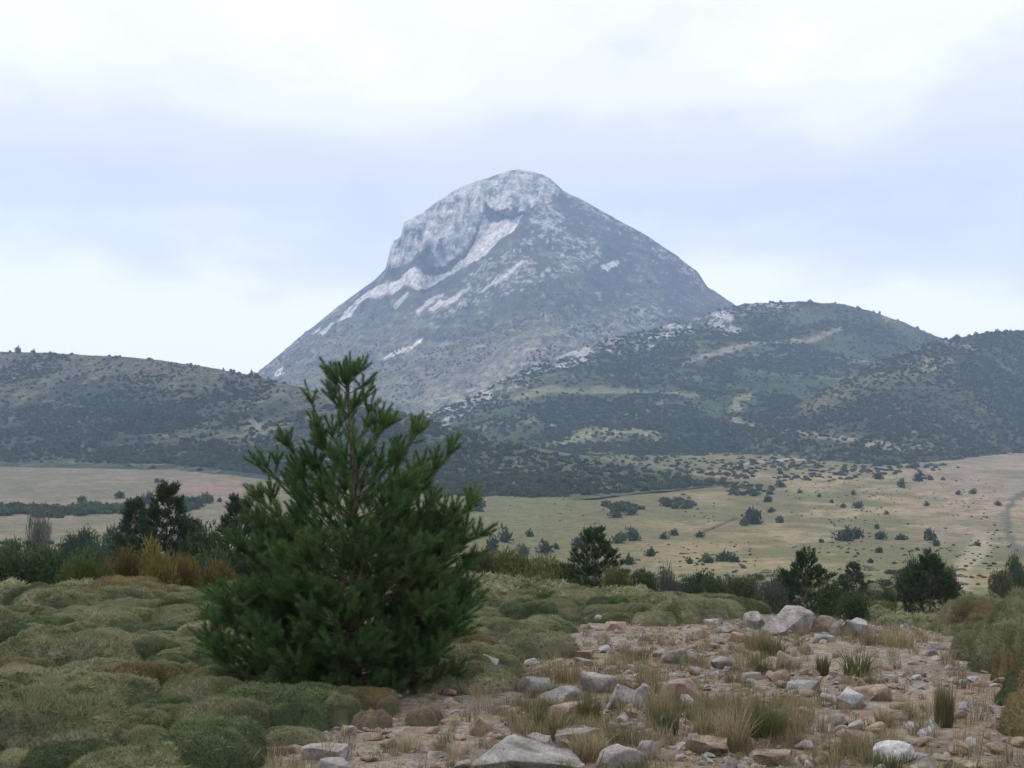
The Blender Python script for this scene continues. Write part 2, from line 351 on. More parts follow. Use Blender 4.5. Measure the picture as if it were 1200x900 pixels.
# ------------------------------------------------------------------ hills and the mountain
VEG, VEG2, OLV = (0.044, 0.066, 0.026), (0.074, 0.094, 0.034), (0.180, 0.162, 0.060)
ROCK, SCREE, TAN, ORG = (0.46, 0.45, 0.43), (0.62, 0.585, 0.54), (0.27, 0.225, 0.15), (0.36, 0.22, 0.13)
class Hill:
    def __init__(s, name, label, ridge, Yr, base, Yb, x0, x1, nc, nr, p, paint, mat, amp, fs, sil, back=900, relief=None):
        px = np.linspace(x0, x1, nc)
        f = lambda tab: np.interp(px, [a for a, _ in tab], [b for _, b in tab])
        nb = 14
        t = np.concatenate([np.linspace(-0.10, 1, nr), 1+np.linspace(0, 1, nb+1)[1:]**1.6])
        T = np.repeat(t[:, None], nc, 1); PX = np.repeat(px[None], len(t), 0)
        yr, yb, Dr, Db = f(ridge)[None], f(base)[None], f(Yr)[None], f(Yb)[None]
        tt = np.minimum(T, 1); q = np.clip(tt, 0, 1)
        g_ = np.exp(-0.5*(np.arange(-60, 61)*(x1-x0)/nc/22.0)**2); g_ /= g_.sum()
        ys = np.convolve(np.pad(yr[0], 60, 'edge'), g_, 'valid')[None]; w_ = np.maximum(tt, 0)
        PY = yb+(ys-yb)*tt+(yr-ys)*sstep(0.72, 0.97, w_)
        Y = Db+(Dr-Db)*np.where(tt < 0, tt, q**p)
        if relief is not None: Y = Y+relief(PX, PY, q)
        X = (PX-CX)/FPX*Y; Z = CAMZ-(PY-HY)/FPX*Y
        b = np.maximum(T-1, 0)
        X = X*(1+b*back/Dr); Y = Y+b*back; Z = Z-b*np.maximum(Z+60, 30)*1.0
        e = amp*(0.25+0.75*sstep(0, 0.12, q)*sstep(1.0, 0.85, np.where(T > 1, 1, T)))
        Z = Z+e*fbm(X*fs, Y*fs, Z*fs*0.5, 5, 0.55)+sil*fbm(X*0.05, Y*0.05, 3.3, 4, 0.6)
        s.P = np.stack([X, Y, Z], -1); s.x0, s.x1, s.nc, s.nr, s.t = x0, x1, nc, nr, t
        s.PX, s.PY = PX, PY
        cov = paint(PX, PY, X, Y, Z, q)
        s.o = put(name, mesh_np(name, s.P.reshape(-1, 3), grid_faces(*PX.shape), [mat], True, {'cover': cov.reshape(-1, 3)}), kind='structure', label=label)
        s.f = f; s.ridge, s.base = ridge, base
    def pick(s, c, r):
        """surface points for fractional grid columns and rows, with their photo columns and rows"""
        c = np.clip(c, 0, s.nc-1.001); r = np.clip(r, 0, s.nr-1.001); c0, r0 = c.astype(int), r.astype(int); fc, fr = (c-c0), (r-r0)
        f = lambda A: ((A[r0, c0].T*(1-fc)+A[r0, c0+1].T*fc)*(1-fr)+(A[r0+1, c0].T*(1-fc)+A[r0+1, c0+1].T*fc)*fr).T
        return f(s.P), f(s.PX), f(s.PY)

# main mountain
M_RIDGE = [(200, 520), (250, 478), (300, 438), (347, 399), (390, 364), (440, 328), (452, 315), (459, 284), (470, 276), (473, 261), (497, 248), (513, 235), (540, 218), (563, 210), (590, 202), (607, 198), (626, 201), (643, 207), (660, 223), (680, 233), (717, 254), (750, 272), (790, 297), (817, 318), (830, 337), (850, 350), (865, 359), (900, 380), (960, 405), (1100, 440), (1250, 470)]
ROCKF = [(452, 312), (455, 279), (471, 256), (510, 231), (560, 206), (605, 194), (645, 203), (655, 222), (640, 236), (618, 246), (600, 252), (580, 246), (569, 238), (566, 252), (556, 277), (541, 296), (520, 309), (503, 312), (496, 298), (478, 300), (462, 314)]
SCREE_P = [[(562, 228), (570, 232), (568, 250), (575, 262), (600, 254), (612, 249), (602, 268), (583, 282), (561, 300), (532, 315), (508, 332), (490, 341), (478, 334), (452, 343), (425, 356), (410, 372), (397, 383), (400, 370), (430, 346), (468, 322), (486, 311), (497, 320), (521, 317), (545, 300), (559, 278), (566, 255)],
  [(318, 440), (330, 427), (331, 440)], [(363, 396), (375, 385), (374, 390)], [(445, 420), (470, 408), (495, 395), (493, 401), (470, 415), (450, 421)], [(505, 362), (518, 347), (520, 352), (508, 366)], [(703, 306), (725, 306), (724, 312), (705, 312)]]
def warp(PX, PY, X, Z, a, f=0.02):
    return PX+a*fbm(X*f, Z*f, 1.7, 4), PY+a*fbm(X*f, Z*f, 8.7, 4)
def paint_mountain(PX, PY, X, Y, Z, q):
    c = np.zeros(PX.shape+(3,))+np.array((0.060, 0.072, 0.052))
    n1 = fbm(X*0.015, Z*0.03, Y*0.01, 5, 0.6); n2 = fbm(X*0.05, Z*0.07, Y*0.02, 4, 0.6); n3 = fbm((X+2*Z)*0.02, (X-0.3*Z)*0.004, 4.1, 4)
    c = lay(c, (0.115, 0.118, 0.075), sstep(0.0, 0.35, n1+0.3*n2)*0.8)
    c = lay(c, (0.20, 0.17, 0.12), sstep(0.15, 0.5, n2+0.5*n1)*0.45)
    # lower slopes: grassy terraces along the contour
    lw = sstep(360, 420, PY)
    c = lay(c, (0.165, 0.160, 0.090), lw*sstep(0.1, 0.4, vnoise(Z*0.065+0.6*n1, X*0.002, 3)+0.4*n2)*0.6)
    for pts, w, col, k in [([(440, 421), (500, 414), (560, 406), (640, 393), (690, 384), (730, 380)], 1.6, TAN, 0.8), ([(425, 447), (470, 438), (520, 431), (575, 424), (640, 412)], 2.0, (0.22, 0.20, 0.12), 0.8),
        ([(360, 452), (400, 447), (440, 443)], 3.0, TAN, 0.7), ([(585, 405), (640, 385), (700, 368), (730, 350)], 2.0, OLV, 0.6), ([(470, 470), (530, 452), (590, 430)], 2.0, (0.20, 0.18, 0.11), 0.6)]:
        c = lay(c, col, k*sstep(w, w*0.4, dline(PX, PY, pts)+2.5*np.abs(n2)))
    c = lay(c, ORG, 0.8*sstep(9, 4, np.hypot((PX-622)*0.7, PY-416)+6*n2))
    n5 = fbm(X*0.09, Z*0.16, Y*0.05, 3, 0.6)
    c = lay(c, (0.240, 0.210, 0.110), sstep(340, 400, PY)*sstep(0.30, 0.65, np.sin(PY*0.42+0.02*PX+5*n1))*0.55)
    c = lay(c, (0.21, 0.185, 0.115), lw*sstep(0.08, 0.32, n5+0.5*vnoise(Z*0.05+0.8*n1, X*0.003, 9))*0.7)
    c = lay(c, (0.34, 0.31, 0.28), sstep(28, 8, dline(PX, PY, [(500, 485), (560, 452), (620, 418), (700, 385), (760, 370)])+20*n2)*sstep(-0.02, 0.22, n5)*0.8)
    # broken rock bands
    bx, by = warp(PX, PY, X, Z, 10); n6 = fbm(X*0.10, Z*0.16, Y*0.05, 4, 0.65)
    def band(pts, w): return sstep(w, w*0.3, dline(bx, by, pts))
    b = band([(533, 353), (575, 335), (622, 306)], 12)+band([(636, 248), (650, 270), (655, 290), (690, 297)], 20)+0.8*band([(560, 318), (600, 300), (640, 270)], 10)+band([(770, 292), (800, 310), (828, 333)], 11)+0.7*band([(590, 345), (640, 320), (690, 300)], 9)+0.5*band([(300, 440), (350, 400), (400, 360), (445, 327)], 9)+0.6*band([(700, 250), (760, 283)], 8)+0.5*band([(480, 372), (520, 360), (560, 350)], 8)+0.5*band([(655, 225), (690, 245)], 8)
    c = lay(c, ROCK, sstep(0.10, 0.28, b*(0.24+n6*2.4+0.7*n3)-0.16)*0.70)
    sp = sstep(0.36, 0.55, fbm(X*0.06, Z*0.1, 31, 3, 0.6))
    c = lay(c, (0.33, 0.32, 0.30), sp*0.7*sstep(460, 380, PY))
    # cliffs
    wx, wy = warp(PX, PY, X, Z, 5, 0.03)
    r = inpoly(wx, wy, ROCKF)
    led = fbm(X*0.02, Z*0.12+0.02*X, 5, 4, 0.6)
    rc = np.array((0.52, 0.51, 0.49))+0.07*led[..., None]
    rc = lay(rc, (0.15, 0.155, 0.12), sstep(0.10, 0.30, n2+0.7*led)*0.8); rc = lay(rc, (0.20, 0.195, 0.19), sstep(0.14, 0.03, np.abs(fbm(X*0.012+Z*0.004, Z*0.05, 44, 3)))*0.75)
    c = np.where(r[..., None], rc, c)
    for poly in [[(488, 292), (503, 288), (512, 298), (508, 312), (520, 316), (503, 322), (490, 312), (478, 318), (470, 310)], [(574, 248), (600, 240), (620, 250), (600, 256), (578, 262)]]:
        c = np.where(inpoly(wx, wy, poly)[..., None], np.array((0.060, 0.072, 0.050)), c)
    wx, wy = warp(PX, PY, X, Z, 3.5, 0.03)
    for pts in [[(518, 343), (503, 356), (489, 366)], [(478, 345), (462, 360)], [(550, 332), (530, 347), (505, 362)], [(612, 306), (590, 322), (566, 336)], [(395, 380), (375, 395)]]:
        c = lay(c, SCREE, 0.8*sstep(3.0, 1.4, dline(wx, wy, pts)))
    for poly in SCREE_P:
        c = np.where(inpoly(wx, wy, poly)[..., None], np.array(SCREE)+0.02*n2[..., None], c)
    return c
def relief_mountain(PX, PY, q):
    r = inpoly(PX, PY, ROCKF).astype(float)
    g = 1-np.abs(fbm(PX*0.05, PY*0.02, 2, 4)); h = fbm(PX*0.16, PY*0.05, 6, 3)
    spur = -260*np.exp(-((PX-(640+0.05*(PY-250)))/55)**2)*sstep(215, 330, PY)+150*np.exp(-((PX-(585-0.75*(PY-240)))/26)**2)*sstep(230, 300, PY)*sstep(420, 330, PY)
    ed = sstep(0, 0.04, 1-q)
    return ed*(r*(-75*(g-0.6)-38*h)-45*fbm(PX*0.03, PY*0.012, 9, 4)*sstep(0, 0.2, 1-q)+spur*0.6)
mount = Hill('mountain', 'tall rocky mountain with pale cliffs and a scree chute below its rounded summit', M_RIDGE,
    [(200, 3300), (1250, 3300)], [(200, 540), (1250, 540)], [(200, 2500), (300, 2300), (600, 1950), (1250, 2050)], 200, 1180, 520, 230, 0.8, paint_mountain,
    terrain_mat('mountain_cover', 0.035, 0.13, 0.45, 0.8, 8.0), 22, 0.008, 2.2, relief=relief_mountain)

# rocky middle hill
H_RIDGE = [(430, 520), (490, 492), (520, 478), (560, 462), (610, 438), (660, 416), (700, 401), (760, 386), (800, 376), (840, 364), (870, 357), (905, 354), (950, 354), (985, 357), (1020, 365), (1060, 378), (1110, 399), (1160, 415), (1300, 440), (1450, 460)]
def paint_mid(PX, PY, X, Y, Z, q):
    c = np.zeros(PX.shape+(3,))+np.array(VEG)
    n1 = fbm(X*0.012, Y*0.012, 1, 5, 0.6); n2 = fbm(X*0.05, Y*0.05, Z*0.05, 4, 0.6)
    c = lay(c, VEG2, sstep(-0.1, 0.3, n1)); c = lay(c, OLV, sstep(0.15, 0.5, n2+0.4*n1)*0.45)
    for pts, w, col, k in [([(800, 423), (840, 413), (887, 404), (960, 393), (985, 388)], 3.2, (0.30, 0.25, 0.20), 0.8), ([(812, 419), (860, 417), (900, 418), (1000, 422), (1060, 421)], 1.8, (0.26, 0.23, 0.16), 0.7),
        ([(600, 467), (650, 458), (700, 456), (760, 458), (817, 463)], 4.5, (0.20, 0.195, 0.11), 0.8), ([(682, 486), (720, 480), (760, 478), (775, 472)], 4.5, (0.22, 0.21, 0.12), 0.8), ([(780, 497), (830, 500), (860, 493)], 5, (0.22, 0.20, 0.12), 0.7),
        ([(645, 522), (690, 512), (740, 506), (770, 514)], 6, (0.23, 0.215, 0.12), 0.8), ([(860, 493), (933, 510), (1033, 522), (1133, 528), (1240, 518)], 3.0, (0.27, 0.235, 0.165), 0.85),
        ([(740, 528), (800, 534), (860, 530)], 4, (0.22, 0.21, 0.12), 0.6), ([(862, 480), (876, 470), (885, 466)], 8, (0.20, 0.205, 0.10), 0.8), ([(1030, 362), (1040, 375)], 3.5, (0.24, 0.235, 0.14), 0.8), ([(560, 500), (620, 492), (690, 498)], 3, (0.20, 0.195, 0.11), 0.6), ([(880, 440), (940, 436), (990, 441)], 2.5, (0.18, 0.17, 0.09), 0.6), ([(700, 442), (760, 438), (830, 444)], 2.5, (0.17, 0.165, 0.09), 0.6), ([(640, 540), (700, 535), (780, 540)], 4, (0.22, 0.21, 0.12), 0.6)]:
        c = lay(c, col, k*sstep(w, w*0.45, dline(PX, PY, pts)+w*0.9*n2))
    bx, by = warp(PX, PY, X, Z, 9, 0.03)
    def blob(x, y, rx, ry): return sstep(1.15, 0.5, np.hypot((bx-x)/rx, (by-y)/ry))
    b = blob(520, 478, 30, 9)+blob(552, 464, 30, 7)+blob(620, 424, 24, 9)+blob(677, 414, 22, 11)+blob(712, 401, 14, 7)+blob(783, 388, 18, 9)+blob(806, 384, 10, 7)+blob(846, 376, 14, 12)+blob(855, 387, 14, 4)+blob(900, 358, 38, 5)+blob(640, 430, 50, 5)*0.6+blob(768, 407, 5, 3)
    c = lay(c, (0.42, 0.40, 0.385), sstep(0.10, 0.30, b*(0.62+n2*1.6+1.5*fbm(X*0.13, Y*0.13, Z*0.13, 3))-0.15))
    c = lay(c, (0.40, 0.38, 0.36), sstep(20, 4, np.abs(PY-np.interp(PX, *zip(*H_RIDGE))-8))*sstep(890, 850, PX)*sstep(0.10, 0.26, fbm(X*0.07, Y*0.07, Z*0.1, 3, 0.6))*0.9)
    c = lay(c, ORG, 0.6*blob(508, 478, 14, 8)*sstep(0, 0.3, n2+0.2))
    return c
mid = Hill('rocky_hill', 'dark scrub-covered hill with pale rock outcrops along its crest, right of the mountain', H_RIDGE,
    [(430, 1500), (600, 1750), (900, 2150), (1450, 2200)], [(430, 560), (640, 556), (760, 548), (900, 538), (1450, 530)], [(430, 1000), (640, 980), (900, 1050), (1450, 1150)], 430, 1330, 470, 150, 0.9, paint_mid,
    terrain_mat('hill_scrub_cover', 0.06, 0.22, 0.42, 0.8, 4.0), 13, 0.010, 1.6)

# right hill
R_RIDGE = [(850, 522), (880, 506), (920, 482), (960, 460), (1000, 438), (1050, 416), (1085, 404), (1110, 398), (1150, 391), (1200, 388), (1280, 384), (1400, 392), (1500, 400)]
def paint_right(PX, PY, X, Y, Z, q):
    c = np.zeros(PX.shape+(3,))+np.array((0.050, 0.062, 0.036))
    n1 = fbm(X*0.012, Y*0.012, 11, 5, 0.6); n2 = fbm(X*0.06, Y*0.06, Z*0.06, 4, 0.6)
    c = lay(c, (0.080, 0.088, 0.046), sstep(-0.2, 0.3, n1)); c = lay(c, OLV, sstep(0.2, 0.5, n2+0.3*n1)*0.5)
    c = lay(c, (0.17, 0.165, 0.085), sstep(26, 8, dline(PX, PY, [(950, 466), (1010, 444), (1060, 424), (1095, 402)])+14*n2)*0.5)
    for x, y, rx, ry in [(1093, 427, 24, 7), (1108, 403, 16, 5), (1130, 408, 14, 3), (1070, 436, 10, 4)]:
        c = lay(c, (0.27, 0.235, 0.15), 0.8*sstep(1.2, 0.5, np.hypot((PX-x)/rx, (PY-y)/ry)+0.9*n2))
    c = lay(c, (0.27, 0.235, 0.165), 0.85*sstep(3.0, 1.5, dline(PX, PY, [(860, 493), (933, 510), (1033, 522), (1100, 527)])+2*n2))
    return c
right = Hill('right_hill', 'low dark green scrubby hill sloping down from the right edge', R_RIDGE,
    [(850, 1250), (1000, 1400), (1200, 1500), (1500, 1500)], [(850, 532), (950, 540), (1040, 546), (1120, 538), (1200, 524), (1500, 505)], [(850, 1150), (950, 1000), (1040, 930), (1120, 1010), (1200, 1200), (1500, 1350)], 850, 1480, 300, 130, 0.9, paint_right,
    terrain_mat('right_hill_cover', 0.07, 0.28, 0.42, 0.8, 4.0), 9, 0.012, 1.2)

# left hill
L_RIDGE = [(-350, 396), (-150, 404), (0, 412), (60, 413), (110, 416), (150, 418), (190, 422), (240, 430), (300, 441), (360, 455), (420, 470), (480, 487), (560, 511), (640, 530), (720, 545), (800, 558), (860, 566)]
def paint_left(PX, PY, X, Y, Z, q):
    c = np.zeros(PX.shape+(3,))+np.array((0.044, 0.056, 0.036))
    n1 = fbm(X*0.015, Y*0.015, 21, 5, 0.6); n2 = fbm(X*0.08, Y*0.08, Z*0.08, 4, 0.6)
    c = lay(c, (0.120, 0.110, 0.078), sstep(0.62, 0.95, q+0.25*n1)*0.9)
    c = lay(c, (0.078, 0.084, 0.048), sstep(-0.1, 0.3, n1+0.3*n2)*0.7); c = lay(c, (0.19, 0.17, 0.11), sstep(0.15, 0.5, n2+0.3*n1)*0.6)
    c = lay(c, (0.088, 0.102, 0.046), sstep(440, 560, PX)*0.75)
    for x, y, rx, ry in [(300, 504, 14, 12), (318, 500, 20, 5), (210, 494, 14, 4), (560, 500, 12, 6)]:
        c = lay(c, (0.20, 0.195, 0.12), 0.8*sstep(1.2, 0.5, np.hypot((PX-x)/rx, (PY-y)/ry)+0.9*n2))
    return c
left = Hill('left_hill', 'long low hill of dark scrub falling from the left edge behind the pine', L_RIDGE,
    [(-350, 1450), (0, 1350), (300, 1200), (560, 930), (800, 760), (860, 730)], [(-350, 540), (0, 541), (200, 543), (300, 556), (420, 577), (560, 585), (700, 582), (800, 572), (860, 567)], [(-350, 930), (0, 925), (200, 900), (300, 800), (420, 670), (560, 630), (700, 640), (800, 690), (860, 725)], -350, 850, 470, 130, 0.9, paint_left,
    terrain_mat('left_hill_cover', 0.10, 0.4, 0.42, 0.8, 3.0), 6, 0.014, 0.9)

# ------------------------------------------------------------------ plant generators (unit or metric meshes)
def unit(v): return v/np.maximum(np.linalg.norm(v, axis=-1, keepdims=True), 1e-9)
def leaf_tris(P, D, ln, w, r, tone):
    """triangles at P pointing along D"""
    n = len(P); side = unit(np.cross(D, r.normal(size=(n, 3)))); l = np.broadcast_to(ln, (n,))[:, None]; ww = np.broadcast_to(w, (n,))[:, None]
    V = np.stack([P-side*ww*0.5, P+side*ww*0.5, P+D*l], 1).reshape(-1, 3)
    return V, np.arange(3*n).reshape(-1, 3), {'tone': np.repeat(tone, 3)}
def crown(n, r, flat=0.75, lumps=9, ln=0.16, w=0.10, up=0.3, spread=0.62, lr=(0.30, 0.5)):
    """leafy crown filling a unit footprint; foot at z = 0"""
    C = unit(r.normal(size=(lumps, 3)))*(r.random((lumps, 1))**0.5)*spread; C[:, 2] = np.abs(C[:, 2])*flat+0.12
    C[0] = (0, 0, 0.35*flat); rad = r.uniform(*lr, lumps)
    k = r.integers(0, lumps, n); d = unit(r.normal(size=(n, 3))); rr = rad[k]*(0.55+0.5*r.random(n)**0.6)
    P = C[k]+d*rr[:, None]*np.array((1, 1, 0.85)); ok = P[:, 2] > -0.02; P, d, k = P[ok], d[ok], k[ok]
    D = unit(d*0.8+np.array((0, 0, up))+0.75*r.normal(size=P.shape))
    s = r.uniform(0.6, 1.2, len(P)); tone = np.clip(0.35*r.random(len(P))+0.4*r.random(lumps)[k]+0.3*np.clip(d[:, 2], 0, 1), 0, 1)  # upward-facing leaves toned lighter: light from above put into the colour
    return leaf_tris(P, D, ln*s, w*s, r, tone)
def broom(n, r, ln=0.30, w=0.035, hh=1.0):
    """upright twiggy shrub"""
    ns = 26; a = r.random(ns)*6.283; q = r.random(ns)**0.6; B = np.stack([np.cos(a)*q*0.55, np.sin(a)*q*0.55, np.zeros(ns)], 1)
    Tp = B*1.6+np.stack([r.normal(0, 0.08, ns), r.normal(0, 0.08, ns), hh*r.uniform(0.55, 1.05, ns)*(1-0.35*q)], 1)
    k = r.integers(0, ns, n); t = r.random(n)**0.7; P = B[k]+(Tp[k]-B[k])*t[:, None]+r.normal(0, 0.05, (n, 3)); P[:, 2] = np.abs(P[:, 2])
    D = unit(unit(Tp[k]-B[k])+0.55*r.normal(size=(n, 3))); s = r.uniform(0.5, 1.1, n)
    return leaf_tris(P, D, ln*s*0.5, w, r, np.clip(0.5*r.random(n)+0.5*t*r.random(ns)[k]*1.5, 0, 1))
def tube(pts, rad, sides=6):
    pts = np.asarray(pts, float); rad = np.asarray(rad, float); n = len(pts)
    tg = unit(np.gradient(pts, axis=0)); ref = np.array((0.31, 0.17, 0.93)) if abs(tg[0, 2]) < 0.9 else np.array((1.0, 0.1, 0))
    u = unit(np.cross(tg, ref)); v = np.cross(tg, u); a = np.arange(sides)*2*math.pi/sides
    V = pts[:, None]+(u[:, None]*np.cos(a)[None, :, None]+v[:, None]*np.sin(a)[None, :, None])*rad[:, None, None]
    F = []
    for i in range(n-1):
        for j in range(sides):
            F.append((i*sides+j, i*sides+(j+1) % sides, (i+1)*sides+(j+1) % sides, (i+1)*sides+j))
    return V.reshape(-1, 3), np.array(F), {}
def bush_mesh(kind, seed, n, mat, **k):
    r = np.random.default_rng(seed)
    V, F, A = (broom if kind == 'broom' else crown)(n, r, **k)
    return mesh_np('crown', V, F, [mat], False, A)
def stems_mesh(seed, mat, n=7, h=0.55, rad=0.03):
    r = np.random.default_rng(seed); ps = []
    for i in range(n):
        a = r.random()*6.28; e = np.array((math.cos(a)*0.42, math.sin(a)*0.42, h*r.uniform(0.7, 1.1)))
        b = np.array((math.cos(a)*0.05, math.sin(a)*0.05, -0.04)); m = (b+e)/2+r.normal(0, 0.04, 3)
        ps.append(tube([b, m, e], [rad, rad*0.7, rad*0.3], 5))
    V, F, A = join(ps); return mesh_np('stem', V, F, [mat], True)

# ------------------------------------------------------------------ scatter (uncountable cover only)
def scatter(name, label, pts, scl, rotz, meshes, tilt=None, seed=1):
    r = np.random.default_rng(seed); n = len(pts)
    coll = bpy.data.collections.new(name+'_kinds')
    for i, me in enumerate(meshes):
        coll.objects.link(bpy.data.objects.new('%s_kind_%02d' % (name, i), me))
    me = mesh_np(name, pts, np.zeros((0, 3), int))
    sc = np.asarray(scl, np.float32); sc = np.repeat(sc[:, None], 3, 1) if sc.ndim == 1 else sc
    me.attributes.new('scl', 'FLOAT_VECTOR', 'POINT').data.foreach_set('vector', sc.astype(np.float32).ravel())
    rt = np.zeros((n, 3), np.float32); rt[:, 2] = rotz
    if tilt: rt[:, :2] = r.normal(0, tilt, (n, 2))
    me.attributes.new('rt', 'FLOAT_VECTOR', 'POINT').data.foreach_set('vector', rt.ravel())
    me.attributes.new('pick', 'INT', 'POINT').data.foreach_set('value', r.integers(0, len(meshes), n).astype(np.int32))
    o = put(name, me, label=label, kind='stuff')
    g = bpy.data.node_groups.new(name, 'GeometryNodeTree')
    g.interface.new_socket('Geometry', in_out='INPUT', socket_type='NodeSocketGeometry'); g.interface.new_socket('Geometry', in_out='OUTPUT', socket_type='NodeSocketGeometry')
    gi, go = g.nodes.new('NodeGroupInput'), g.nodes.new('NodeGroupOutput')
    ip = g.nodes.new('GeometryNodeInstanceOnPoints'); ci = g.nodes.new('GeometryNodeCollectionInfo')
    ci.inputs['Collection'].default_value = coll; ci.inputs['Separate Children'].default_value = True; ci.inputs['Reset Children'].default_value = True
    def na(nm, ty):
        a = g.nodes.new('GeometryNodeInputNamedAttribute'); a.data_type = ty; a.inputs['Name'].default_value = nm; return a.outputs[0]
    g.links.new(gi.outputs[0], ip.inputs['Points']); g.links.new(ci.outputs[0], ip.inputs['Instance'])
    ip.inputs['Pick Instance'].default_value = True
    g.links.new(na('pick', 'INT'), ip.inputs['Instance Index'])
    e = g.nodes.new('FunctionNodeEulerToRotation'); g.links.new(na('rt', 'FLOAT_VECTOR'), e.inputs[0]); g.links.new(e.outputs[0], ip.inputs['Rotation'])
    g.links.new(na('scl', 'FLOAT_VECTOR'), ip.inputs['Scale']); g.links.new(ip.outputs[0], go.inputs[0])
    md = o.modifiers.new('scatter', 'NODES'); md.node_group = g
    return o

hill_bush = [bush_mesh('crown', 100+i, 170, M['hill'], ln=0.42, w=0.30, flat=0.8) for i in range(5)]
def hill_scatter(hill, name, label, n, size, density, x0, x1, y0, y1, seed):
    r = np.random.default_rng(seed); n = int(n*1.0)
    hgt = hill.PY[int(hill.nr*0.1)]-hill.PY[hill.nr-1]; cdf = np.cumsum(np.maximum(hgt, 2)); cdf /= cdf[-1]
    P, px, py = hill.pick(np.interp(r.random(n), cdf, np.arange(hill.nc)), hill.nr*(0.09+0.905*r.random(n)))
    ok = (px > x0) & (px < x1) & (py > y0) & (py < y1); P, px, py = P[ok], px[ok], py[ok]
    k = r.random(len(P)) < density(px, py, P); P = P[k]
    s = r.uniform(*size, len(P))*(1+0.4*np.clip(fbm(P[:, 0]*0.01, P[:, 1]*0.01, 2), -0.5, 1)); P[:, 2] -= 0.1*s
    return scatter(name, label, P, np.stack([s, s, s*r.uniform(0.85, 1.35, len(s))], 1), r.random(len(P))*6.28, hill_bush, seed=seed)
def clump(P, f, z, a=-0.15, b=0.25): return sstep(a, b, fbm(P[:, 0]*f, P[:, 1]*f, z, 4))
hill_scatter(left, 'left_hill_scrub', 'dark evergreen scrub covering the left hill', 30000, (1.0, 3.0),
    lambda x, y, P: np.maximum(0.10+0.9*clump(P, 0.02, 1, -0.2, 0.2), 0.75*sstep(470, 560, x))*(0.45+0.55*sstep(0, 60, y-np.interp(x, *zip(*L_RIDGE)))), -300, 860, 390, 585, 1)
hill_scatter(mid, 'rocky_hill_scrub', 'dense green scrub and low trees covering the rocky hill', 34000, (1.4, 3.8),
    lambda x, y, P: (0.12+0.88*clump(P, 0.012, 4, -0.2, 0.1))*(0.35+0.65*sstep(0, 40, y-np.interp(x, *zip(*H_RIDGE))))*np.where(dline(x, y, [(645, 520), (690, 511), (770, 512)]) < 5, 0.15, 1)*np.where(dline(x, y, [(600, 467), (650, 458), (700, 456), (817, 463)]) < 4, 0.15, 1)*np.where(dline(x, y, [(860, 493), (933, 510), (1033, 522), (1133, 528)]) < 4, 0.1, 1)*np.where(dline(x, y, [(800, 423), (840, 413), (887, 404), (960, 393)]) < 4, 0.15, 1), 430, 1200, 350, 560, 2)
hill_scatter(right, 'right_hill_scrub', 'olive green scrub covering the right hill', 17000, (1.1, 2.8),
    lambda x, y, P: 0.25+0.7*clump(P, 0.02, 9), 850, 1350, 385, 546, 3)
hill_scatter(mount, 'mountain_scrub', 'fine dark scrub on the lower slopes of the mountain', 14000, (1.8, 4.0),
    lambda x, y, P: clump(P, 0.008, 5, -0.2, 0.25)*sstep(330, 430, y+60*fbm(P[:, 0]*0.01, P[:, 2]*0.01, 3)), 290, 900, 300, 500, 4)

# scrub at the foot of the hills and thin bush cover in the valley
def valley_scatter(name, label, n, rect, dens, size, seed, meshes=None, sz=(0.6, 0.9)):
    r = np.random.default_rng(seed); px, py = r.uniform(rect[0], rect[2], n), r.uniform(rect[1], rect[3], n)
    k = r.random(n) < dens(px, py); P = np.array([at(a, b) for a, b in zip(px[k], py[k])])
    s = r.uniform(*size, len(P)); P[:, 2] -= 0.05*s
    return scatter(name, label, P, np.stack([s, s, s*r.uniform(*sz, len(s))], 1), r.random(len(P))*6.28, meshes or hill_bush, seed=seed)
def blobs(L_, soft=1.25):
    return lambda x, y: np.clip(sum(sstep(soft, 0.6, np.hypot((x-a)/rx, (y-b)/ry)+0.5*fbm(x*0.05, y*0.12, 3, 3)) for a, b, rx, ry in L_), 0, 1)
valley_scatter('valley_scrub', 'belt of dark scrub where the valley meets the hills', 2600, (640, 528, 1200, 600),
    blobs([(760, 545, 60, 12), (820, 560, 45, 10), (905, 545, 60, 9), (1000, 552, 60, 7), (950, 560, 60, 5), (860, 548, 25, 14), (1060, 548, 60, 5), (700, 535, 60, 10), (870, 575, 30, 8), (730, 596, 24, 7), (790, 590, 22, 7)]), (1.3, 3.0), 21)
valley_scatter('valley_tussocks', 'small dark tussocks and dwarf bushes dotting the pasture', 2600, (540, 560, 1210, 690),
    lambda x, y: np.where(x > 800, 0.85, 0.22)*sstep(-0.3, 0.3, fbm(x*0.02, y*0.04, 6, 3)), (0.20, 0.75), 22)
valley_scatter('hedge_scrub', 'thick dark scrub hedge crossing the valley floor at the left', 900, (-60, 586, 260, 612),
    blobs([(-20, 600, 60, 6), (60, 600, 50, 6), (115, 598, 42, 5), (215, 592, 16, 6), (235, 590, 14, 6)]), (2.0, 3.6), 23)

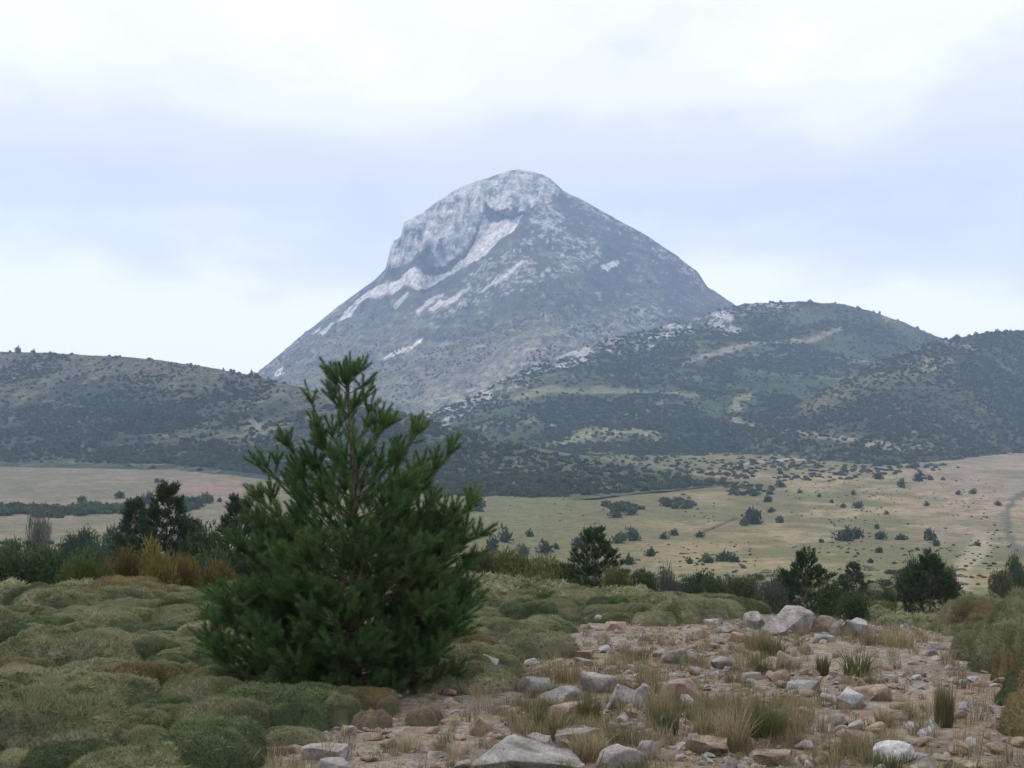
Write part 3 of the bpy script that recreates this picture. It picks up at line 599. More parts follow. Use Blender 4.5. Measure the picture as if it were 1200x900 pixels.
# ------------------------------------------------------------------ near-slope cushions (beyond the crest) and gravel
def cushion_geo(seed, nb, lumps=11, h=0.34, blade=0.037, bw=0.0082):
    """low domed cushion plant of radius 0.5: lumpy dome thickly set with short twigs"""
    r = np.random.default_rng(seed); nr, ns = 19, 46
    a = np.arange(ns)*2*math.pi/ns; q = np.linspace(0, 1, nr)**0.85
    ca = r.random(lumps)*6.283; cq = np.sqrt(np.linspace(0, 1, lumps))*0.40; cr = r.uniform(0.13, 0.24, lumps); ch = r.uniform(0.6, 1.0, lumps)
    ox, oy = r.uniform(0, 90, 2)
    def edge(a): return 0.5*(1+0.16*fbm(np.cos(a)*1.2+ox, np.sin(a)*1.2+oy, 0, 2))
    def height(x, y):
        a = np.arctan2(y, x); rr = np.clip(np.hypot(x, y)/edge(a), 0, 1)
        z = np.zeros(np.shape(x)); wx, wy = x+0.03*fbm(x*7+ox, y*7, 1, 2), y+0.03*fbm(x*7, y*7+oy, 5, 2)
        for k in range(lumps):
            d2 = ((wx-math.cos(ca[k])*cq[k])**2+(wy-math.sin(ca[k])*cq[k])**2)/cr[k]**2
            z = np.maximum(z, ch[k]*np.sqrt(np.maximum(1-d2, 0)))
        z = h*(0.52*np.maximum(1-rr**2.4, 0)**0.55+0.42*z*np.minimum((1-rr)*6, 1)**0.7)
        return z*(1+0.14*fbm(x*9+ox, y*9+oy, 0, 2))
    Q, Aa = np.meshgrid(q, a, indexing='ij'); e = edge(Aa); X, Y = Q*e*np.cos(Aa), Q*e*np.sin(Aa); Z = height(X, Y); Z[-1] = -0.08
    V = np.stack([X, Y, Z-0.008], -1).reshape(-1, 3); F = []
    i = np.arange((nr-1)*ns); rr_, cc = i//ns, i % ns
    F = np.stack([rr_*ns+cc, (rr_+1)*ns+cc, (rr_+1)*ns+(cc+1) % ns, rr_*ns+(cc+1) % ns], 1)
    F3 = np.concatenate([F[:, [0, 1, 2]], F[:, [0, 2, 3]]])
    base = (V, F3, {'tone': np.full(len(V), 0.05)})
    t = r.random(nb)*6.283; s = np.sqrt(r.random(nb))*0.99; ee = edge(t); x, y = s*ee*np.cos(t), s*ee*np.sin(t); z = height(x, y)
    d = 0.012; N_ = unit(np.stack([(height(x-d, y)-height(x+d, y))/(2*d), (height(x, y-d)-height(x, y+d))/(2*d), np.ones(nb)], -1))
    D = unit(N_+0.70*r.normal(size=(nb, 3))); D[:, 2] = np.maximum(D[:, 2], -0.1)
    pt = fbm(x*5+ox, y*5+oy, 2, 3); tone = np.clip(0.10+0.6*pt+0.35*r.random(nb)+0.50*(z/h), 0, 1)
    sc = r.uniform(0.6, 1.35, nb)
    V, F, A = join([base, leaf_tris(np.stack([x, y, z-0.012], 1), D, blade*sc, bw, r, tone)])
    V = V*np.array((1, 1, 0.34/np.percentile(V[:, 2], 99.5))); return V, F, A
CUSH = {}
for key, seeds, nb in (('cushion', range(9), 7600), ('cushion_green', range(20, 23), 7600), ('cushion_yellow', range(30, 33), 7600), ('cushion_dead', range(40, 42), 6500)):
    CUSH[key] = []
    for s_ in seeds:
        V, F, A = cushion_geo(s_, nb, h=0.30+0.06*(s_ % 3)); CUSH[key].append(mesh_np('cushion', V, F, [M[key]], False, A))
far_cush = []
for s_ in range(60, 64):
    V, F, A = cushion_geo(s_, 900, h=0.42, blade=0.06, bw=0.02); far_cush.append(mesh_np('far_cushion', V, F, [M['cushion']], False, A))
r = np.random.default_rng(77)
px, py = r.uniform(-60, 1130, 5200), r.uniform(640, 742, 5200)
P = np.array([at(a, b) for a, b in zip(px, py)]); k = (P[:, 1] > 25) & (P[:, 1] < 260) & ((fbm(P[:, 0]*0.12, P[:, 1]*0.12, 4, 3)+0.25) > r.random(len(P))*0.8)
P = P[k]; s = r.uniform(1.2, 2.6, len(P)); P[:, 2] -= 0.1
scatter('slope_cushion_cover', 'pale green cushion scrub on the slope beyond the crest', P, np.stack([s, s, s*0.8], 1), r.random(len(P))*6.28, far_cush, seed=5)

valley_scatter('slope_scrub', 'low dark scrub merging into one belt on the slope below the crest', 1500, (-40, 600, 1110, 712),
    blobs([(60, 650, 90, 14), (140, 655, 70, 18), (240, 664, 80, 24), (120, 678, 140, 12), (20, 682, 60, 12), (590, 668, 60, 16), (650, 676, 60, 14), (740, 684, 60, 12), (810, 690, 50, 12), (870, 690, 60, 10), (960, 700, 40, 12), (1030, 700, 50, 10), (1075, 668, 50, 9), (1060, 690, 40, 10)]), (0.9, 2.0), 24,
    [bush_mesh('crown', 180+i, 700, M[m_], ln=0.16, w=0.10, flat=0.8, lumps=11) for i, m_ in enumerate(('box', 'box', 'olive', 'box'))], (0.5, 0.85))
def ico(n):
    bm = bmesh.new(); bmesh.ops.create_icosphere(bm, subdivisions=n, radius=1.0)
    bm.verts.ensure_lookup_table(); V = np.array([v.co[:] for v in bm.verts]); F = np.array([[v.index for v in f.verts] for f in bm.faces]); bm.free(); return V, F
ICO = {n: ico(n) for n in (1, 2, 3, 4, 5)}
def rock_geo(seed, sub=4, planes=11, rough=0.06, flat=1.0):
    r = np.random.default_rng(seed); V, F = ICO[sub]; V = V.copy()
    if flat < 1: V[:, 2] = np.clip(V[:, 2]+0.12*V[:, 0], -flat, flat)
    for i in range(planes):
        n = unit(r.normal(size=3)); d = r.uniform(0.42, 0.82); e = V@n-d; V = V-np.maximum(e, 0)[:, None]*n
    o = r.uniform(0, 60, 3); V = V*(1+0.18*fbm(V[:, 0]*1.1+o[0], V[:, 1]*1.1+o[1], V[:, 2]*1.1, 2))[:, None]
    V = V*(1+rough*fbm(V[:, 0]*4+o[0], V[:, 1]*4+o[1], V[:, 2]*4+o[2], 4, 0.6))[:, None]
    V = V-(V.max(0)+V.min(0))/2; return V/(V.max(0)-V.min(0)), F      # unit box, centred
peb = [mesh_np('pebble', *rock_geo(300+i, 2, 8, 0.03), [M[m]], False) for i, m in enumerate(('rock_grey', 'rock_tan', 'rock_grey', 'rock_tan', 'rock_dark', 'rock_tan', 'rock_grey'))]
r = np.random.default_rng(78); n = 24000
px, d = r.uniform(200, 1260, n), np.exp(r.uniform(math.log(6.5), math.log(26), n)); X = (px-CX)/FPX*d; Z = G(X, d); rowp = HY+FPX*(CAMZ-Z)/d
k = ~carpet_mask(X, d, Z) & (r.random(n) < (1-0.6*sstep(1040, 1090, px))*(0.25+0.75*1)*sstep(-0.2, 0.3, fbm(X*0.8, d*0.8, 55, 3)))
X, d, Z = X[k], d[k], Z[k]; s = 0.011*np.exp(r.exponential(0.55, len(X)))*(1+0.03*d); s = np.minimum(s, 0.11)
scatter('gravel', 'loose limestone gravel and pebbles strewn over the bare soil', np.stack([X, d, Z+0.15*s], 1), np.stack([s*r.uniform(0.8, 1.7, len(s)), s*r.uniform(0.8, 1.4, len(s)), s*0.7], 1), r.random(len(X))*6.28, peb, 0.3, 6)

# ------------------------------------------------------------------ grass
def tuft_geo(seed, n, h=0.22, spread=0.07, w=0.004, lean=0.45, base=0.03):
    r = np.random.default_rng(seed); a = r.random(n)*6.283; q = r.random(n)**0.5
    B = np.stack([np.cos(a)*q*spread, np.sin(a)*q*spread, np.full(n, -0.01)], 1)
    out_ = unit(np.stack([np.cos(a), np.sin(a), np.zeros(n)], 1)+0.5*r.normal(size=(n, 3))*np.array((1, 1, 0)))
    hh = h*r.uniform(0.45, 1.1, n)[:, None]; ln = lean*r.uniform(0.1, 1, n)[:, None]
    P1 = B+np.array((0, 0, 1))*hh*0.5+out_*hh*ln*0.3; P2 = B+np.array((0, 0, 1))*hh*(1-0.3*ln)+out_*hh*ln
    sd_ = unit(np.cross(out_, (0, 0, 1.0))+0.6*r.normal(size=(n, 3)))*w*0.5
    V = np.stack([B-sd_, B+sd_, P1-sd_, P1+sd_, P2], 1).reshape(-1, 3); o = np.arange(n)[:, None]*5
    F = np.concatenate([o+np.array([0, 1, 3]), o+np.array([0, 3, 2]), o+np.array([2, 3, 4])])
    tone = np.repeat(r.random(n), 5).reshape(n, 5)*0.7+np.array((0, 0, 0.15, 0.15, 0.3)); return V, F, {'tone': tone.ravel()}
tufts = {('straw', i): mesh_np('dry_tuft', *tuft_geo(400+i, 42, 0.17, 0.06, 0.0035)[:2], [M['straw']], False, tuft_geo(400+i, 42, 0.17, 0.06, 0.0035)[2]) for i in range(4)}
tufts.update({('grass', i): mesh_np('green_tuft', *tuft_geo(420+i, 42, 0.14, 0.06, 0.0035)[:2], [M['grass']], False, tuft_geo(420+i, 42, 0.14, 0.06, 0.0035)[2]) for i in range(2)})
r = np.random.default_rng(79); n = 9500
px, py = r.uniform(280, 1260, n), r.uniform(722, 960, n)
dens = blobs([(700, 800, 110, 22), (870, 790, 80, 26), (875, 845, 90, 38), (720, 850, 90, 28), (1030, 742, 70, 14), (640, 860, 70, 30), (800, 770, 90, 20), (1000, 890, 40, 16), (900, 748, 60, 18)])
k = r.random(n) < 0.09+0.80*dens(px, py)*sstep(-0.35, 0.25, fbm(px*0.03, py*0.05, 8, 3)); P = np.array([at(a, b) for a, b in zip(px[k], py[k])])
k = (P[:, 1] < 25) & ~carpet_mask(P[:, 0], P[:, 1], P[:, 2]); P = P[k]
s = r.uniform(0.45, 1.25, len(P))
scatter('dry_grass', 'thin dry and green grass growing between the stones', P, s, r.random(len(P))*6.28, list(tufts.values()), 0.12, 7)

# ------------------------------------------------------------------ pines
def pine(name, loc, H, prof, seed, label, group=None, whorls=11, per=6, ndl=0.056, nw=0.0028, dens=1250, mat='pine', sub=0.15, shoot=0.20, perf=None,
         extra=(), r0=None, top=5, split=True, elev=(12, 62), low=0.03, lean=(0, 0)):
    r = np.random.default_rng(seed)
    root = put(name, None, loc=loc, label=label, category='pine tree', group=group)
    r0 = r0 or H*0.016
    hs = np.linspace(0, 1, 16); tr = np.stack([0.012*H*np.sin(hs*5+seed)*hs+lean[0]*H*hs, 0.012*H*np.cos(hs*4+seed)*hs+lean[1]*H*hs, hs*H-0.05*(hs == 0)], 1)
    trunk_at = lambda f: np.array([np.interp(f, hs, tr[:, i]) for i in range(3)])
    V, F, A = tube(tr, r0*(1-hs)**0.8+0.006, 8); put('trunk', mesh_np('trunk', V, F, [M['bark']]), root)
    def needles(axes):
        P0 = np.array([a[0] for a in axes]); P1 = np.array([a[1] for a in axes]); l = np.linalg.norm(P1-P0, axis=1)
        k = np.repeat(np.arange(len(axes)), np.maximum((l*dens).astype(int), 3)); n = len(k); t = r.random(n)**0.85
        ax = unit(P1-P0)[k]; u = unit(np.cross(ax, np.array((0.3, 0.5, 0.8)))); v = np.cross(ax, u); ph = r.random(n)*6.283
        an = np.radians(r.uniform(34, 70, n))*(1.08-0.50*t); D = ax*np.cos(an)[:, None]+(u*np.cos(ph)[:, None]+v*np.sin(ph)[:, None])*np.sin(an)[:, None]
        tn = np.clip(0.5*r.random(len(axes))[k]+0.25*r.random(n)+0.25*t, 0, 1)
        return leaf_tris(P0[k]+(P1-P0)[k]*t[:, None], unit(D+np.array((0, 0, 0.12))), ndl*r.uniform(0.75, 1.1, n), nw, r, tn)
    def branch(p0, p1, thick, sparse=False):
        """one limb: wood tubes and needle axes"""
        wood, axes = [], []
        Lb = np.linalg.norm(p1-p0); m = p0+(p1-p0)*0.5-np.array((0, 0, 0.10*Lb)); ts = np.linspace(0, 1, 8)[:, None]
        C = (1-ts)**2*p0+2*ts*(1-ts)*m+ts**2*p1; C[1:-1] += r.normal(0, 0.012*Lb, (6, 3))
        wood.append(tube(C, np.linspace(thick, 0.004, 8), 5))
        ev = lambda t: np.array([np.interp(t, ts[:, 0], C[:, i]) for i in range(3)])
        def tip(p, d, s):      # candelabra of shoots
            axes.append((p, p+d*shoot*1.15*s))
            side = unit(np.cross(d, r.normal(size=3)))
            nn = r.integers(3, 5)
            for q in range(nn):
                a = q*6.28/nn+r.random(); o = side*math.cos(a)+np.cross(d, side)*math.sin(a)
                dd = unit(d*0.85+o*0.75+np.array((0, 0, 0.35))); axes.append((p, p+dd*shoot*s*r.uniform(0.6, 1.0)))
        dend = unit(C[-1]-C[-2]+np.array((0, 0, 0.03*Lb))); tip(C[-1], dend, 1.0)
        axes.append((ev(0.72), C[-1]))
        n = max(int(Lb*0.78/sub), 2)
        for i in range(n):
            t = 0.24+0.72*(i+0.5)/n
            if sparse and t < 0.6: continue
            if split and p0[2] > 0.40*H and r.random() < 0.66: continue
            b = ev(t); d0 = unit(ev(min(t+0.1, 1))-ev(t-0.1)); lat = unit(np.cross(d0, (0, 0, 1.0)))*(1 if i % 2 else -1)
            for sgn in ((1,) if (sparse or r.random() < 0.35) else (1, -1)):
                l2 = (0.16+0.42*(1-t)*Lb)*r.uniform(0.7, 1.15); d = unit(d0*0.75+lat*sgn*0.8+np.array((0, 0, 0.30))+0.25*r.normal(size=3))
                e = b+d*l2; wood.append(tube([b, (b+e)/2-(0, 0, 0.02*l2), e], [0.005, 0.004, 0.003], 4))
                tip(e, unit(d+np.array((0, 0, 0.45))), r.uniform(0.7, 1.0)); axes.append((b+d*l2*0.45, e))
                for q in range(int(l2/sub)):
                    f = 0.25+0.7*r.random(); pp = b+(e-b)*f; dd = unit(d+0.9*r.normal(size=3)+np.array((0, 0, 0.45))); axes.append((pp, pp+dd*shoot*r.uniform(0.5, 0.95)))
        return wood, axes
    out_ = []
    for w in range(whorls):
        f = low+(0.93-low)*(w/(whorls-1))**0.92; nb = per if w < whorls-3 else top-1
        if perf: nb = int(round(np.interp(w/(whorls-1), *perf)))
        for b in range(nb):
            az = 6.283*(b+0.5*(w % 2))/nb+r.normal(0, 0.25); el = R(np.interp(f, [0, 1], elev)+r.normal(0, 7))
            l = 0.4
            for _ in range(8):
                hf = f+l*math.sin(el)/H; l = 0.6*l+0.4*float(np.interp(hf, *prof))*H/max(math.cos(el), 0.3)
            l = max(l*r.uniform(0.78, 1.05), 0.10*H*0.5); p0 = trunk_at(f)
            out_.append((p0, p0+np.array((math.cos(az)*math.cos(el), math.sin(az)*math.cos(el), math.sin(el)))*l, max(0.25*r0, 0.006), False))
    for f, tipv, sp in extra: out_.append((trunk_at(f), np.array(tipv, float), 0.013, sp))
    allw, alla = [], []
    for p0, p1, th, sp in out_:
        wd, ax = branch(p0, p1, th, sp)
        if split:
            V, F, A = join(wd); bo = put('branch', mesh_np('branch', V, F, [M['bark']]), root)
            V, F, A = needles(ax); put('foliage', mesh_np('foliage', V, F, [M[mat]], False, A), bo)
        else: allw += wd; alla += ax
    # leader shoots
    tp = trunk_at(1.0); ax = [(trunk_at(0.9), tp), (tp, tp+np.array((0, 0, shoot*0.9)))]
    for q in range(5):
        a = q*1.257+0.4; ax.append((trunk_at(0.975), trunk_at(0.975)+np.array((math.cos(a)*0.5, math.sin(a)*0.5, 0.86))*shoot*1.2))
    if split: V, F, A = needles(ax*2); put('foliage', mesh_np('foliage', V, F, [M[mat]], False, A), root)
    else:
        V, F, A = join(allw); put('branch', mesh_np('branch', V, F, [M['bark']]), root)
        V, F, A = needles(alla+ax); put('foliage', mesh_np('foliage', V, F, [M[mat]], False, A), root)
    return root
hx, hy, hz = at(418, 806)
k = hy/FPX      # metres per photo pixel at the pine
tipat = lambda px, py, dy=0.0: ((px-418)*k*(1+dy/hy), dy, (HY-py)*k*(1+dy/hy)+CAMZ-hz)
Hp = tipat(408, 438)[2]
PROF = ([0, 0.06, 0.15, 0.3, 0.45, 0.6, 0.70, 0.78, 0.88, 0.97, 1.1], [0.29, 0.33, 0.36, 0.37, 0.355, 0.29, 0.18, 0.115, 0.07, 0.045, 0.03])
pine('pine_tree', (hx, hy, hz-0.03), Hp, PROF, 5, 'large bushy young pine standing alone in the foreground left of centre', whorls=14, perf=([0, 0.35, 0.48, 0.65, 1], [14, 12, 7, 3, 2]), r0=0.05, lean=(-0.026, 0),
     extra=[(0.62, tipat(366, 470), True), (0.52, tipat(340, 520), True), (0.74, tipat(432, 480), False), (0.45, tipat(485, 505), False), (0.40, tipat(522, 530, 0.2), False), (0.3, tipat(548, 590), False),
            (0.45, tipat(312, 545, 0.1), False), (0.2, tipat(262, 700, -0.2), False), (0.08, tipat(262, 765, -0.4), False), (0.1, tipat(545, 690), False), (0.05, tipat(500, 775, -0.5), False), (0.3, tipat(555, 625, 0.2), False), (0.25, tipat(300, 610), False), (0.05, tipat(248, 748, -0.2), False), (0.10, tipat(252, 700, 0.2), False), (0.03, tipat(285, 785, -0.5), False), (0.05, tipat(528, 745), False), (0.12, tipat(262, 730, 0.4), False), (0.2, tipat(285, 640), False), (0.05, tipat(350, 770, -0.9), False), (0.05, tipat(440, 775, -0.9), False)])
def far_pine(px, py, hpx, wpx, seed, label, dist=None, **k):
    x, y, z = at(px, py) if dist is None else ((px-CX)/FPX*dist, dist, float(G((px-CX)/FPX*dist, dist)))
    top_z = CAMZ-(py-hpx-HY)/FPX*y; H = top_z-z
    w = wpx*0.60*y/FPX/H
    prof = ([0, 0.15, 0.4, 0.7, 0.9, 1.1], [w*0.9, w*1.15, w*1.15, w*0.85, w*0.45, w*0.15])
    sc = H
    return pine('pine_tree', (x, y, z-0.1), H*0.96, prof, seed, label, 'pines on the slope below the crest', whorls=8, per=6, ndl=0.045*sc, nw=0.008*sc, dens=95/sc*3, mat='farpine', sub=0.085*sc, shoot=0.075*sc, split=False, r0=0.02*H, low=0.10, **k)
far_pine(697, 704, 82, 62, 31, 'dark broad-topped pine behind the crest right of the big foreground pine', dist=42)
far_pine(945, 722, 70, 72, 32, 'dark pine directly behind the grey boulder outcrop', dist=46)
far_pine(1090, 728, 74, 66, 33, 'dense blackish pine at the right end of the row, beside the pale path', dist=38)
far_pine(1000, 700, 38, 34, 34, 'small pine in the gap between the boulder pine and the right-hand pine', dist=85)
far_pine(193, 700, 126, 66, 35, 'tallest of the dark pines behind the rusty bushes at the left', dist=55, lean=(0.02, 0))
far_pine(158, 700, 112, 36, 36, 'slender dark pine immediately left of the tallest left-hand pine', dist=62)
far_pine(228, 700, 86, 44, 37, 'short pine immediately right of the tallest left-hand pine', dist=58)
far_pine(282, 702, 114, 60, 38, 'dark pine close behind the left side of the big foreground pine', dist=52)

# ------------------------------------------------------------------ shrubs and bushes
BV = {}
for kk, (kind, mat, n, prm) in {'box': ('crown', 'box', 4200, dict(ln=0.10, w=0.05, flat=0.9, lumps=14)), 'olive': ('crown', 'olive', 3800, dict(ln=0.11, w=0.045, flat=0.75, lumps=14, up=0.6)),
      'rust': ('crown', 'rust', 4600, dict(ln=0.13, w=0.040, flat=0.95, lumps=16, up=0.9)), 'broom': ('crown', 'olive', 4600, dict(ln=0.12, w=0.036, flat=0.85, lumps=18, up=0.9)), 'grey': ('crown', 'grey', 2400, dict(ln=0.14, w=0.030, flat=1.0, lumps=12, up=1.0)), 'green': ('crown', 'pine', 3400, dict(ln=0.11, w=0.04, flat=0.7, lumps=9, up=0.6)),
      'tiny': ('crown', 'hill', 300, dict(ln=0.30, w=0.2, flat=0.85)), 'tinydark': ('crown', 'box', 300, dict(ln=0.30, w=0.2, flat=0.9))}.items():
    BV[kk] = [(bush_mesh(kind, 500+17*i+len(kk), n, M[mat], **prm), stems_mesh(600+i, M['bark'])) for i in range(3)]
_bi = [0]
def bush(px, py, w, h, var, label, name='shrub', cat='shrub', group=None, dist=None, stems=True):
    """a bush whose foot is at photo pixel (px, py), w wide and h tall in pixels"""
    if dist is None: x, y, z = at(px, py)
    else: x, y = (px-CX)/FPX*dist, dist; z = float(G(x, y))
    W_, H_ = w*y/FPX/1.85, h*y/FPX/1.0
    if dist is not None: H_ = (CAMZ-(py-h-HY)/FPX*y)-z
    cm_, sm_ = BV[var][_bi[0] % 3]; _bi[0] += 1
    top_ = float(np.percentile([v.co.z for v in cm_.vertices], 99.3 if var in ('rust', 'broom', 'grey') else 99.8)) if 'top' not in cm_ else cm_['top']; cm_['top'] = top_
    rt = (0, 0, rng.random()*6.28)
    if not stems:
        return put(name, cm_, loc=(x, y, z-0.03*H_), rot=rt, scale=(W_, W_, H_/top_), label=label, category=cat, group=group)
    o = put(name, None, loc=(x, y, z-0.03*H_), rot=rt, scale=(W_, W_, H_/top_), label=label, category=cat, group=group)
    put('crown', cm_, o); put('stem', sm_, o); return o
NB = [  # px, foot row, width, height, look, distance, label
 (18, 694, 96, 62, 'box', 30, 'large dark green bush at the left edge of the photo'),
 (-30, 690, 90, 50, 'box', 36, 'dark green bush cut off by the left edge'),
 (72, 735, 112, 46, 'broom', 21, 'low olive bush in front of the dark bush at the far left'),
 (30, 735, 50, 30, 'broom', 21.5, 'small olive bush at the far left, half merged with the low olive one'),
 (105, 700, 70, 48, 'broom', 31, 'olive bush right of the dark bush at the left edge'),
 (146, 702, 62, 58, 'rust', 29, 'rust-tinged bush, leftmost of the orange-brown ones'),
 (182, 702, 60, 66, 'rust', 28, 'tallest rusty orange bush in front of the left-hand pines'),
 (216, 703, 58, 54, 'rust', 30, 'olive and orange bush right of the tallest rusty one'),
 (250, 706, 56, 48, 'rust', 29, 'rusty bush touching the left side of the big pine'),
 (205, 740, 46, 40, 'broom', 20, 'olive bush among the pale cushions left of the big pine'),
 (252, 757, 62, 60, 'green', 17, 'bright green bush against the lower left side of the big pine'),
 (165, 690, 70, 34, 'box', 40, 'dark bush below the slender left-hand pine'),
 (240, 692, 90, 52, 'box', 44, 'wide dark bush filling the gap between the left-hand pines'),
 (45, 655, 34, 60, 'grey', 105, 'tall greyish bare-looking bush above the dark bush at the left'),
 (250, 696, 96, 82, 'box', 50, 'tall dark bush mass between the short pine and the pine behind the big pine'),
 (215, 690, 80, 66, 'box', 66, 'dark bush behind the short left-hand pine'),
 (60, 690, 80, 52, 'box', 46, 'dark green bush behind the olive bush at the far left'),
 (110, 688, 80, 46, 'box', 50, 'broad dark bush between the grey bush and the slender pine'),
 (300, 700, 60, 70, 'box', 45, 'dark bush filling the gap beside the pine behind the big pine'),
 (14, 655, 34, 26, 'box', 120, 'round dark bush behind the left edge bush'),
 (85, 650, 40, 28, 'box', 130, 'round dark bush, left one of the cluster below the hedge'),
 (112, 655, 44, 30, 'box', 125, 'round dark bush, middle one of the cluster below the hedge'),
 (138, 640, 44, 26, 'box', 150, 'dark bush, right one of the cluster below the hedge'),
 (100, 636, 44, 20, 'box', 170, 'dark bush, rear one of the cluster below the hedge'),
 (560, 700, 66, 60, 'olive', 38, 'olive bush just right of the big pine'),
 (598, 700, 62, 40, 'olive', 34, 'olive green bush, second from the big pine in the belt behind the crest'),
 (632, 702, 60, 36, 'olive', 36, 'olive green bush, third from the big pine in the belt behind the crest'),
 (585, 686, 80, 44, 'olive', 55, 'wide brownish-green bush rising behind the belt of olive bushes'),
 (632, 684, 70, 36, 'olive', 60, 'low brownish-green bush left of the broad-topped pine'),
 (612, 694, 100, 52, 'olive', 48, 'tall rounded olive bush rising highest between the two pines'),
 (650, 696, 84, 46, 'olive', 46, 'rounded brownish-green bush touching the left of the broad-topped pine'),
 (560, 690, 70, 48, 'olive', 58, 'olive bush farthest back beside the big pine'),
 (664, 702, 50, 26, 'box', 33, 'dark low bush at the foot of the broad-topped pine, left side'),
 (725, 704, 46, 42, 'olive', 36, 'olive bush immediately right of the broad-topped pine'),
 (756, 706, 44, 38, 'box', 37, 'dark bush, second to the right of the broad-topped pine'),
 (783, 706, 44, 44, 'grey', 40, 'greyish dark bush, third to the right of the broad-topped pine'),
 (812, 706, 50, 32, 'box', 44, 'dark bush above the end of the cushion bank'),
 (838, 702, 46, 28, 'box', 52, 'dark bush at the right end of the belt behind the cushion bank'),
 (826, 686, 52, 18, 'box', 75, 'low dark bush behind the belt, near its right end'),
 (868, 694, 52, 22, 'olive', 70, 'low olive bush left of the boulder pine'),
 (900, 716, 50, 38, 'grey', 30, 'grey-green bush behind the left end of the boulder outcrop'),
 (915, 694, 34, 30, 'box', 60, 'dark bush touching the left of the boulder pine'),
 (975, 716, 50, 40, 'box', 40, 'dark bush at the right foot of the boulder pine'),
 (1002, 722, 44, 26, 'box', 36, 'low dark bush halfway between the boulder pine and the right-hand pine'),
 (1014, 708, 20, 16, 'box', 62, 'small round dark bush below the small pine'),
 (1041, 702, 22, 20, 'box', 66, 'small round dark bush left of the right-hand pine'),
 (1024, 716, 66, 18, 'olive', 48, 'long low olive bush left of the right-hand pine'),
 (1066, 674, 40, 24, 'box', 110, 'dark bush, left one of the group above the right-hand pine'),
 (1092, 676, 48, 28, 'box', 105, 'dark bush, middle one of the group above the right-hand pine'),
 (1112, 680, 26, 20, 'box', 100, 'dark bush, right one of the group above the right-hand pine'),
 (1192, 668, 30, 22, 'box', 130, 'dark bush at the right edge beside the pale path'),
 (1172, 676, 34, 12, 'olive', 120, 'low bush left of the one at the right edge'),
 (640, 708, 40, 20, 'green', 22, 'small bright green bush on the cushions behind the domed cushion'),
]
for a in NB: bush(a[0], a[1], a[2], a[3], a[4], a[6], dist=a[5], group='shrubs behind the crest')
# isolated bushes in the valley: rows from far to near
VB = {
 'in the upper pasture at the right': [(915, 571, 13, 8), (884, 582, 14, 9), (899, 588, 12, 9), (937, 578, 7, 5), (1000, 580, 6, 6), (975, 590, 6, 5), (987, 595, 7, 6), (1005, 596, 14, 9), (1031, 562, 12, 9), (1057, 572, 12, 12), (1075, 564, 14, 14), (1090, 563, 9, 7), (1123, 580, 8, 6), (1140, 579, 10, 7), (1086, 593, 8, 6), (1171, 593, 9, 6), (960, 583, 6, 5), (1106, 563, 6, 5), (905, 600, 8, 6), (1039, 603, 7, 5)],
 'in the middle of the right-hand pasture': [(884, 614, 26, 20), (872, 616, 12, 10), (914, 613, 10, 9), (902, 601, 7, 6), (1028, 620, 7, 7), (988, 634, 24, 18), (1002, 632, 16, 14), (1031, 632, 14, 10), (1054, 633, 16, 8), (1089, 634, 13, 15), (1098, 640, 10, 9), (1031, 648, 9, 7), (1086, 650, 9, 8), (1020, 660, 7, 6), (962, 636, 6, 5), (1146, 640, 8, 6)],
 'around the green meadow in the middle': [(592, 636, 20, 21), (622, 629, 11, 10), (575, 645, 18, 20), (613, 650, 18, 14), (639, 648, 20, 16), (722, 607, 20, 13), (740, 604, 16, 11), (678, 641, 22, 17), (742, 634, 20, 18), (725, 637, 20, 14), (778, 632, 11, 9), (790, 628, 12, 9), (761, 652, 12, 12), (830, 660, 20, 11), (848, 658, 24, 13), (862, 659, 16, 10), (808, 661, 10, 9), (739, 662, 12, 14), (819, 630, 12, 8), (805, 594, 18, 9), (780, 593, 14, 9), (561, 600, 16, 22), (652, 644, 9, 8)],
 'on the pinkish meadow at the left': [(153, 549, 10, 6), (178, 550, 8, 5), (236, 553, 8, 6), (184, 566, 7, 6), (141, 584, 12, 9), (95, 589, 11, 9), (175, 592, 15, 16), (158, 592, 8, 8), (226, 592, 12, 11), (243, 590, 16, 14), (257, 589, 6, 6)],
}
ORD = ['first', 'second', 'third', 'fourth', 'fifth', 'sixth', 'seventh', 'eighth', 'ninth', 'tenth', 'eleventh', 'twelfth', 'thirteenth', 'fourteenth', 'fifteenth', 'sixteenth', 'seventeenth', 'eighteenth', 'nineteenth', 'twentieth', 'twenty-first', 'twenty-second', 'twenty-third', 'twenty-fourth', 'twenty-fifth', 'twenty-sixth', 'twenty-seventh', 'twenty-eighth', 'twenty-ninth', 'thirtieth', 'thirty-first', 'thirty-second', 'thirty-third', 'thirty-fourth', 'thirty-fifth', 'thirty-sixth', 'thirty-seventh', 'thirty-eighth', 'thirty-ninth', 'fortieth']
for where, lst in VB.items():
    for i, (px_, py_, w_, h_) in enumerate(sorted(lst)):
        sz = 'tiny' if w_ < 8 else 'small' if w_ < 13 else 'middling' if w_ < 18 else 'large'
        bush(px_, py_, w_*1.15, h_*1.1, 'tinydark' if i % 3 else 'tiny', '%s dark bush %s, %s from the left' % (sz, where, ORD[i]), 'bush', 'bush', 'bushes scattered in the valley', stems=False)
